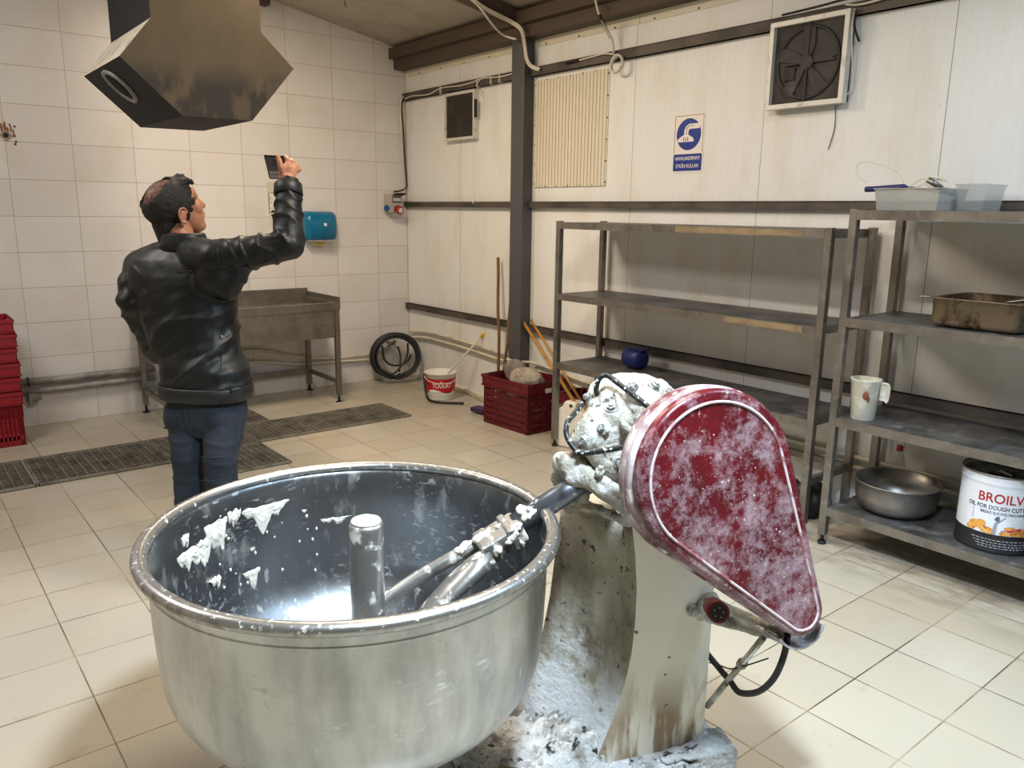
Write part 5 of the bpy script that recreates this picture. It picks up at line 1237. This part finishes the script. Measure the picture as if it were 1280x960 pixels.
b = MB(); b.lathe([(0, .165), (.125, .165), (.125, .17), (0, .17)], (bx, by, 0), seg=40); b.build('dirty_water', mat('murky_fill', (176, 164, 144), .4), t)
t = thing('mop_stick', (-.25, -1.02, .1), 'thin white stick with yellow grip leaning out of the yogurt bucket', 'stick')
A_ = V((-.30, -1.0, .03)); Z_ = V((-.02, -1.20, .535))
b = MB(); b.cyl(V((-.285, -1.02, .17)), Z_, .008, seg=12); b.build('stick', M['cream_pipe'], t); d_ = (Z_-V((-.285, -1.02, .17))).normalized()
b = MB(); b.cyl(Z_-d_*.01, Z_+d_*.09, .013, .009, seg=12); b.build('grip', M['yellow'], t)
t = thing('rubber_hose_piece', (-.45, -1.1, 0), 'short black hose end bending round the yogurt bucket onto the floor', 'hose')
b = MB(); b.tube([(-.425, -.93, .215), (-.44, -.965, .13), (-.45, -1.01, .04), (-.46, -1.08, .014), (-.43, -1.16, .012), (-.36, -1.24, .012), (-.28, -1.31, .012)], .011, seg=10); b.build('hose', M['rubber'], t)
# big hose coil leaning into the corner
t = thing('hose_coil', (-.33, -.15, 0), 'coiled black rubber hose leaning in the corner', 'hose')
cc = V((-.275, -.215, .238)); ha = V((.93, -.36, 0)).normalized(); hu = V((.10, .22, 1)).normalized(); hn = ha.cross(hu).normalized()
b = MB(); L = []; rnd = random.Random(2)
for k in range(11):
    n = 28; ox, oz = rnd.uniform(-.014, .014), rnd.uniform(-.010, .012); rr = rnd.uniform(.185, .228); dd = (k-5)*.0105
    for i in range(n):
        a = 2*PI*i/n-PI/2; fl = 1.0 if math.sin(a) > -.75 else .93
        f_ = (k+i/n)
        L.append(cc+ha*(rr*math.cos(a)*1.02+ox)+hu*(max(rr*math.sin(a)*fl+oz, -.216))+hn*(dd+.0105*i/n))
b.tube(L, .0105, seg=8, smooth_path=1); b.build('hose', M['rubber'], t)
b = MB(); b.tube([cc+ha*-.12+hu*.11+hn*-.04, cc+ha*-.10+hu*-.02+hn*-.05, cc+ha*-.02+hu*-.075+hn*-.05, cc+ha*.09+hu*-.06+hn*-.05, cc+ha*.15+hu*.02+hn*-.04], .010, seg=8); b.tube([cc+ha*.03+hu*.10+hn*-.05, cc+ha*.05+hu*.0+hn*-.055, cc+ha*.03+hu*-.14+hn*-.045], .009, seg=8)
b.tube([cc+ha*.12+hu*.13+hn*-.04, cc+ha*.11+hu*.0+hn*-.05, cc+ha*.02+hu*-.12+hn*-.05, cc+ha*-.04+hu*-.16+hn*-.04], .009, seg=8); b.build('loose_loop', M['rubber'], t)
t = thing('hose_bracket', (-.27, 0, .3), 'grey metal tap with lever inside the coiled hose', 'tap')
b = MB(); b.cyl((-.36, -.12, .30), (-.24, -.10, .345), .009, seg=10); b.cyl((-.365, -.12, .275), (-.27, -.10, .305), .007, seg=10); b.cyl((-.24, -.005, .345), (-.24, -.115, .345), .014, seg=12); b.cyl((-.24, -.11, .345), (-.235, -.13, .375), .016, seg=12); b.cyl((-.235, -.12, .335), (-.20, -.12, .29), .006, seg=8); b.build('tap', M['steel'], t)
# wooden sticks left of the column
for lab, A_, Z_, nm, mt_, r in (('upright dark wooden stick leaning on the wall, farther from the column', (-.15, -1.62, .0), (-.045, -1.455, 1.215), 'wooden_stick', 'wood', .0125),
                               ('dark wooden stick leaning against the left edge of the column', (-.17, -1.66, .0), (-.05, -1.672, 1.15), 'wooden_stick', 'wood', .0125)):
    b = MB(); n = 8; b.tube([V(A_).lerp(V(Z_), i/n)+V((.003*math.sin(i*2.1), .004*math.sin(i*1.3), 0)) for i in range(n+1)], r, seg=10); o = b.build(nm, M[mt_], loc=A_); tag(o, lab, 'stick', 'sticks leaning near the column')
for lab, A_, Z_ in (('yellowish broom stick right of the column, the lower thicker one', (-.40, -2.80, .30), (-.06, -1.80, .735)), ('yellowish broom stick right of the column, the upper thinner one', (-.36, -2.86, .27), (-.05, -1.885, .755))):
    b = MB(); b.cyl(V(A_), V(Z_), .0125 if 'thicker' in lab else .010, seg=12); o = b.build('broom_stick', M['wood_yellow'], loc=A_); tag(o, lab, 'stick', 'sticks leaning near the column')
# dustpan and squeegee by the crate
t = thing('floor_squeegee', (-.1, -1.55, 0), 'dark purple floor squeegee with white stick beside the stone crate', 'squeegee')
b = MB(); b.cyl((-.06, -1.02, .05), (-.20, -1.60, .075), .009, seg=10); b.build('stick', M['cream_pipe'], t)
b = MB(); b.obox((-.24, -1.70, .075), (V((-.25, -1, -.1)).normalized(), V((1, -.25, 0)).normalized(), UP), (.08, .03, .022)); b.build('head', M['purple'], t, bevel=.006)
b = MB(); b.obox((-.33, -1.66, .03), (V((.15, -1, 0)).normalized(), V((1, .15, 0)).normalized(), UP), (.11, .05, .018)); b.build('pad', M['purple'], t, bevel=.008)
b = MB(); b.tube([(-.27, -1.60, .085), (-.29, -1.70, .07), (-.33, -1.74, .055)], .004, seg=6); b.build('white_edge', M['white_plastic'], t)
# stray pipe offcuts behind the racks
t = thing('dark_bin_bag', (-.2, -4.3, 0), 'crumpled black bag on the floor between the two racks', 'bag')
b = MB(); b.ball((-.22, -4.42, .09), .11, sc=(1.3, .8, .8)); b.ball((-.2, -4.28, .08), .09, sc=(1.2, 1, .8)); b.ball((-.3, -4.38, .06), .07); o = b.build('bag', M['black_plastic'], t); remesh(o, .012, 2, dn(.03, 14))
# ================================================================ THE MAN
MP = PD(245, 500, 3.2); MP.z = 0
aa = V((MP.x-CAM.x, MP.y-CAM.y, 0)).normalized(); rr_ = V((aa.y, -aa.x, 0))   # away from / right of the photographer
fd = (aa*math.cos(math.radians(32))+rr_*math.sin(math.radians(32))).normalized(); lat = V((fd.y, -fd.x, 0))  # where he faces, his right
man = thing('person', MP, 'person seen from behind in black leather jacket and dark jeans raising a phone', 'person')
def Q(px, py, dd=0.0): return PD(px, py, 3.2) + aa*dd
def ell(c, ax, ay, w, d, n=28, p=2.3):
    out = []
    for k in range(n):
        t = 2*PI*k/n; ct, st = math.cos(t), math.sin(t)
        out.append(c+ax*w*math.copysign(abs(ct)**(2/p), ct)+ay*d*math.copysign(abs(st)**(2/p), st))
    return out
# head frame
hf = (aa*.42+rr_*.86+UP*.34).normalized(); hs = hf.cross(UP).normalized(); hu = hs.cross(hf).normalized()   # face, his right side, crown
HC = Q(217, 259, 0)
hp = lambda f, s, u: HC+hf*f+hs*s+hu*u
HA = (hf, hs, hu)
# limbs
SR = Q(268, 322, -.12); ER = Q(358, 305, -.10); WR = Q(358, 236, -.06); HR = Q(357, 222, -.06)
SL = Q(178, 338, .14); EL = Q(160, 378, .02); WL = Q(196, 452, .22)
NB = Q(232, 308, .02); CH = Q(232, 370, .03); WA = Q(248, 440, .03); HP = Q(259, 498, .04)
hl, hr = HP-lat*.085, HP+lat*.085
KL, KR = Q(237, 600, .05), Q(277, 596, -.02); 
FL, FR = V((*(Q(236, 700, .08)).xy, .0)), V((*(Q(276, 700, -.04)).xy, .0))
KL.z = KR.z = .48
# continuous body (skin): head, neck, trunk, arms, legs, right hand
b = MB()
b.ball(hp(-.005, 0, .022), .098, sc=(1.06, .80, .90), ax=HA); b.ball(hp(.045, 0, -.045), .070, sc=(.92, .84, 1.12), ax=HA)
b.ball(hp(.065, 0, -.100), .036, sc=(1, 1.1, .8), ax=HA); b.ball(hp(.075, 0, .032), .05, sc=(.6, 1.1, .8), ax=HA)
b.capsule(hp(.095, 0, .012), hp(.118, 0, -.032), .009, .014); b.ball(hp(.102, 0, -.062), .020, sc=(.6, 1.1, .5), ax=HA); b.ball(hp(.099, 0, -.076), .018, sc=(.6, 1.0, .5), ax=HA)
for s in (-1, 1):
    b.ball(hp(.086, s*.034, .018), .020, sc=(.5, 1.1, .45), ax=HA); b.ball(hp(.07, s*.048, -.025), .030, sc=(.8, .6, .9), ax=HA)
b.capsule(HC+hu*-.06-hf*.03, NB-UP*.02, .058, .062)
b.loft([ell(NB-UP*.01, lat, fd, .07, .06), ell(NB-UP*.06, lat, fd, .15, .08), ell(CH, lat, fd, .165, .10), ell(WA, lat, fd, .14, .085), ell(HP, lat, fd, .125, .08), ell(HP-UP*.08, lat, fd, .12, .07)])
for a_, c_, r1, r2 in ((SR, ER, .038, .032), (ER, WR, .032, .028), (SL, EL, .038, .030), (EL, WL, .030, .028), (hl, KL, .062, .045), (KL, FL+UP*.08, .045, .036), (hr, KR, .062, .045), (KR, FR+UP*.08, .045, .036)): b.capsule(a_, c_, r1, r2)
b.ball(WL, .045)
# right hand: palm, four curled fingers, thumb across the phone
hq = lambda x, y, d=-.06: Q(x, y, d)
b.capsule(WR, hq(357, 226), .030, .030); b.capsule(hq(352, 222, -.065), hq(355, 210, -.07), .018, .017); b.capsule(hq(362, 223, -.055), hq(364, 211, -.055), .018, .016); b.capsule(hq(357, 222, -.06), hq(359, 210, -.065), .019, .017)
for (x0_, y0_, x1_, y1_, x2_, y2_, x3_, y3_, dz) in ((354, 210, 358, 200.5, 355, 196, 349, 198, .0), (360, 211, 364.5, 203, 360, 199, 351, 202, .006), (364.5, 213, 369.5, 207, 365, 204, 355, 207, .012), (367.5, 216, 373, 212, 369, 210, 358, 213, .018)):
    b.capsule(hq(x0_, y0_, -.06+dz), hq(x1_, y1_, -.06+dz), .0092, .0084, seg=12); b.capsule(hq(x1_, y1_, -.06+dz), hq(x2_, y2_, -.03+dz), .0084, .0078, seg=12); b.capsule(hq(x2_, y2_, -.03+dz), hq(x3_, y3_, -.02+dz), .0078, .0070, seg=12)
b.capsule(hq(351, 219, -.075), hq(348, 210, -.095), .0155, .0130, seg=12); b.capsule(hq(348, 210, -.095), hq(344, 197.5, -.105), .0125, .0098, seg=12)
body = b.build('body', M['skin'], man); remesh(body, .0034, 3)
# ears
for s in (1, -1):
    b = MB(); c = hp(-.012, s*.082, -.030); A1 = (hf*.95-hu*.3).normalized(); B1 = (hu*.95+hf*.3).normalized(); o1 = (hs*s*.8-hf*.6).normalized()
    L = [c+A1*x*.001+B1*z*.001+o1*y*.001 for x, z, y in ((12, -22, 0), (2, -30, 4), (-8, -22, 8), (-14, -4, 12), (-16, 14, 13), (-8, 28, 10), (6, 30, 6), (14, 20, 2), (13, 8, 0))]
    b.tube(L, .0048, seg=8); b.ball(c+o1*.003-A1*.001, .017, sc=(.85, 1.35, .35), ax=(A1, B1, o1)); b.ball(c+o1*.003-B1*.026, .008)
    o = b.build('ear', M['skin'], body); remesh(o, .0022, 3)
# hair: shell over the skull, open at the bald crown and the face
M['hair'] = mat('short_black_hair', (24, 20, 19), .6, 0, [((52, 42, 36), 30, .55, .7, {'max': .7})], bmp=(120, .9, .006, 6))
b = MB(); b.ball(hp(-.007, 0, .020), .1035, sc=(1.07, .835, .93), ax=HA, seg=90, rings=60)
kill = []
for f in b.bm.faces:
    c = f.calc_center_median()-HC; x, y, z = c.dot(hf), c.dot(hs), c.dot(hu); nz = .008*noise.noise(f.calc_center_median()*35)+.004*noise.noise(f.calc_center_median()*120)
    crown = ((x+.048)/.074)**2+((y)/.058)**2+((z-.085)/.070)**2 < 1+nz*28       # bald spot
    temple = x > .058+nz+.35*max(0, .03-abs(z-.03)) and z < .088+nz
    if z > .02: temple = x > .050+.55*(z-.02)+nz and z < .092
    face = x > .018+nz and z < -.005 and not (x < .035 and z > -.03)
    low = z < -.075+nz
    if crown or temple or face or low: kill.append(f)
bmesh.ops.delete(b.bm, geom=kill, context='FACES')
for v in b.bm.verts: v.co += (v.co-HC).normalized()*(.004*noise.noise(v.co*70)+.0015)
hair = b.build('hair', M['hair'], body, solid=.006)
def thin_hair_mat():
    m, nt, bs = nt_new('thinning_crown_hair')
    tc = nt.nodes.new('ShaderNodeTexCoord'); f, _ = noise_mask(nt, tc.outputs['Object'], 60, .38, .62, stretch=(1, 1, .35), detail=6)
    bs.inputs['Base Color'].default_value = col4(s2l((40, 28, 24))); bs.inputs['Roughness'].default_value = .6
    lk(nt, mth(nt, 'MULTIPLY', f, .75, clamp=True), bs.inputs['Alpha']); return m
b = MB(); b.ball(hp(-.006, 0, .021), .1015, sc=(1.065, .82, .915), ax=HA, seg=64, rings=40)
bmesh.ops.delete(b.bm, geom=[f for f in b.bm.faces if (f.calc_center_median()-HC).dot(hu) < .03 or (f.calc_center_median()-HC).dot(hf) > .05], context='FACES')
b.build('thin_crown_hair', thin_hair_mat(), hair)
b = MB(); b.capsule(hp(-.050, .0, -.050), hp(-.060, 0, -.100), .060, .052)
o = b.build('nape_hair', M['hair'], hair); remesh(o, .006, 2)
b = MB()
for k in range(9):
    s = (k-4)*.013; b.capsule(hp(.030, s, .096-.25*abs(s)), hp(.072, s*1.05, .104-.3*abs(s)), .015, .012)
    b.capsule(hp(.072, s*1.05, .104-.3*abs(s)), hp(.086, s, .086-.3*abs(s)), .012, .007)
o = b.build('front_tuft', M['hair'], hair); remesh(o, .004, 1, dn(.006, 70))
b = MB(); b.tube([hp(.096, -.02, .030), hp(.092, -.035, .033), hp(.08, -.052, .028)], .0035, seg=6); b.tube([hp(.096, .02, .030), hp(.092, .035, .033), hp(.08, .052, .028)], .0035, seg=6); b.build('eyebrows', M['hair'], body)
# trousers
b = MB()
b.loft([ell(HP+UP*.06, lat, fd, .155, .112), ell(HP-UP*.02, lat, fd, .158, .118), ell(HP-UP*.10, lat, fd, .156, .118), ell(HP-UP*.15, lat, fd, .14, .10)])
for H__, K_, F_, bk in ((hl, KL, FL, 0), (hr, KR, FR, 1)):
    b.capsule(H__-UP*.05, K_+UP*.12, .084, .067); b.capsule(K_+UP*.12, K_, .067, .060); b.capsule(K_, K_-UP*.16+fd*-.012, .063, .062); b.capsule(K_-UP*.16+fd*-.012, F_+UP*.10, .062, .055); b.cyl(F_+UP*.03, F_+UP*.12, .060, .055)
    b.ball(H__-UP*.08-fd*.045, .076, sc=(1, 1, 1.1))
def jd(co):
    v = .004*noise.noise(co*14)
    for z0_, s_ in ((.66, 1), (.58, .8), (.5, 1), (.40, .8), (.2, 1), (.14, 1.2)): v += .0045*s_*math.exp(-((co.z-z0_-.02*noise.noise(co*8))/.008)**2)
    return v
jeans = b.build('jeans', M['denim'], man); remesh(jeans, .008, 5)
for v, n in [(v, v.normal.copy()) for v in jeans.data.vertices]: v.co = v.co+n*jd(v.co+MP)
# back pocket stitched outline and side seam
def onto(p, m_ob, off=.002):
    dg_ = bpy.context.evaluated_depsgraph_get(); org = root_loc(m_ob); d_ = (p-CAM).normalized()
    ok, loc_, nr, ix = m_ob.ray_cast(CAM-org, d_)
    return (loc_+org+nr*off) if ok else p
bpy.context.view_layer.update()
for pts in ([(233, 503), (232, 520), (238, 539), (253, 547), (272, 541), (279, 530), (279, 503)], [(232, 509), (255, 506), (279, 504)], [(234, 507), (256, 504), (279, 501)], [(297, 500), (299, 530), (296, 560), (290, 590), (286, 620)], [(215, 505), (224, 520), (229, 536)], [(249, 570), (262, 572), (278, 571), (292, 567)], [(250, 600), (262, 601), (280, 599)]):
    L = [onto(PD(x, y, 3.2), jeans, .001) for x, y in pts]; b = MB(); b.tube(L, .0017, seg=5); b.build('seam', M['denim_stitch'], jeans)
# shoes
for F_ in (FL, FR):
    b = MB(); b.capsule(F_+UP*.04-fd*.05, F_+UP*.035+fd*.15, .042, .038); b.capsule(F_+UP*.04-fd*.05, F_+UP*.08+fd*.0, .042, .045); b.ball(F_+UP*.03+fd*.08, .05, sc=(1, 1, .6))
    for v in b.bm.verts: v.co.z = max(v.co.z, .003)
    o = b.build('shoe', M['shoe'], man); remesh(o, .006, 2)
# jacket: trunk, shoulders, sleeves, collar as one leather shell
b = MB()
def off(c, x, y=0): return c+lat*x+fd*y
b.loft([ell(HP+UP*.015, lat, fd, .181, .130), ell(HP+UP*.06, lat, fd, .184, .133), ell(HP+UP*.12, lat, fd, .180, .130), ell(WA+UP*.0, lat, fd, .180, .130), ell(Q(238, 408, .03), lat, fd, .198, .135), ell(CH+UP*.0, lat, fd, .214, .138), ell(Q(225, 345, .03), lat, fd, .220, .132), ell(Q(223, 325, .03), lat, fd, .205, .112), ell(Q(228, 310, .03), lat, fd, .14, .085)])
b.capsule(Q(232, 318, .03), SR, .075, .078); b.capsule(SR, SR.lerp(ER, .5), .076, .066); b.capsule(SR.lerp(ER, .5), ER, .066, .060); b.capsule(ER, ER.lerp(WR, .5), .060, .057); b.capsule(ER.lerp(WR, .5), WR-UP*.0, .057, .050)
b.capsule(Q(215, 322, .05), SL, .078, .080); b.capsule(SL, SL.lerp(EL, .6), .078, .068); b.capsule(SL.lerp(EL, .6), EL, .066, .045); b.ball(Q(153, 370, .02), .016); b.capsule(EL+rr_*.015, WL, .062, .052); b.capsule(SL, WL, .06, .05)
b.capsule(SR-UP*.06, CH+lat*.10, .075, .09); b.capsule(SR.lerp(ER, .35)-UP*.03, Q(282, 360, -.1), .05, .045)
jk = b.build('jacket', M['leather'], man); remesh(jk, .008, 4)
org = MP.copy()
ua = (ER-SR).normalized(); fa_ = (WR-ER).normalized()
def wr(co):
    d = 0
    # arm folds: rings round the sleeves
    s = (co-SR).dot(ua); rad = ((co-SR)-ua*s).length
    if .03 < s < .30 and rad < .13: d += (.009*(1-abs(math.sin(s*42+2.5*noise.noise(co*9)+((co-SR).dot(UP))*12)))**2.2-.002)*min(1, (s-.03)/.06)
    s = (co-ER).dot(fa_); rad = ((co-ER)-fa_*s).length
    if 0 < s < .30 and rad < .11: d += .008*(1-abs(math.sin(s*40+3*noise.noise(co*10)+((co-ER).dot(rr_))*16)))**2.2-.002
    # diagonal drag folds over the back, from right armpit to left hem
    q = co-CH; u = q.dot(rr_); v = q.z
    if q.length < .5 and (co-ER).length > .22:
        w_ = max(0, min(1, (.08-v)/.2)); k = v*.80-u*.58
        d += w_*(.011*(1-abs(math.sin(k*24+2.6*noise.noise(V((u*4, v*4, 0)))+2)))**2.5-.003+.002*math.sin(k*110+5*noise.noise(V((u*9, v*9, 3)))))
        d += .004*noise.noise(co*16)
    s = (co-EL).length
    if s < .16: d += .003*math.sin(co.z*70+co.dot(rr_)*40)
    return d
for v, n in [(v, v.normal.copy()) for v in jk.data.vertices]: v.co = v.co+n*wr(v.co+org)
# waist band, cuffs, collar, zips
b = MB(); b.loft([ell(HP+UP*.0, lat, fd, .184, .134, 48), ell(HP+UP*.002, lat, fd, .187, .137, 48), ell(HP+UP*.05, lat, fd, .189, .139, 48), ell(HP+UP*.056, lat, fd, .184, .134, 48)], cap=False); b.build('waistband', M['leather_plain'], jk, solid=.004)
b = MB(); d_ = (WR-ER).normalized(); c0 = WR-d_*.03; a1 = d_.orthogonal().normalized(); a2 = d_.cross(a1)
b.loft([ell(c0, a1, a2, .052, .052, 28, 2), ell(c0+d_*.004, a1, a2, .056, .056, 28, 2), ell(c0+d_*.045, a1, a2, .053, .053, 28, 2), ell(c0+d_*.050, a1, a2, .049, .049, 28, 2), ell(c0+d_*.03, a1, a2, .042, .042, 28, 2)], cap=False); b.build('cuff', M['leather_plain'], jk, solid=.003)
b = MB(); cb = Q(231, 311, .02); nb = (HC-hf*.03-cb).normalized(); nb = (UP*.97+rr_*.02).normalized(); cx1 = lat; cy1 = fd
b.loft([ell(cb-UP*.01, cx1, cy1, .100, .088, 40), ell(cb+nb*.025, cx1, cy1, .088, .080, 40), ell(cb+nb*.055-fd*.004, cx1, cy1, .081, .076, 40), ell(cb+nb*.062-fd*.004, cx1, cy1, .076, .071, 40)], cap=False); b.build('collar', M['leather_plain'], jk, solid=.005)
bpy.context.view_layer.update()
for pts in ([(277, 422), (277, 440), (276, 460), (276, 478)], [(222, 340), (240, 338), (262, 335), (285, 333)], [(268, 300), (272, 312), (272, 322), (278, 334)], [(285, 333), (310, 333), (335, 326), (360, 312)]):
    L = [onto(PD(x, y, 3.2), jk, .0015) for x, y in pts]; b = MB(); b.tube(L, .0018, seg=5); b.build('seam', M['leather_plain'], jk)
p = onto(PD(277, 422, 3.2), jk, .003); b = MB(); b.ball(p, .006, sc=(1, 1, 1.6), seg=10, rings=6); b.build('zip_pull', M['steel'], jk)
for pts in ([(287, 487), (308, 483)],):
    L = [onto(PD(x, y, 3.2), jk, .006) for x, y in pts]; b = MB(); b.tube(L, .010, seg=8, smooth_path=0); b.build('side_tab', M['leather_plain'], jk, bevel=0)
# phone in the raised hand
ph = thing('smartphone', Q(343, 207, -.09), 'dark smartphone held up in the raised right hand of the man', 'phone')
TL = Q(326, 196, -.115); W1 = (Q(351, 197, -.105)-TL).normalized(); L1 = (Q(339, 219, .0)-TL); L1 = (L1-W1*L1.dot(W1)).normalized(); n1 = W1.cross(L1).normalized()
if n1.dot(CAM-TL) < 0: n1 = -n1
cph = TL+W1*.039+L1*.068
b = MB(); b.obox(cph, (W1, L1, n1), (.038, .068, .004)); pb = b.build('case', M['phone'], ph, bevel=.006, bseg=3)
b = MB(); b.obox(cph+n1*.0042, (W1, L1, n1), (.033, .062, .0004)); b.build('screen', M['phone_screen'], pb)
b = MB(); b.obox(cph+n1*.0048+L1*.026, (W1, L1, n1), (.031, .010, .0003)); b.obox(cph+n1*.0048+L1*.048, (W1, L1, n1), (.031, .008, .0003)); b.build('screen_band', M['phone_band'], pb)
b = MB(); b.obox(cph+n1*.0048-L1*.030-W1*.004, (W1, L1, n1), (.008, .020, .0004)); b.build('screen_icon', M['phone'], pb)
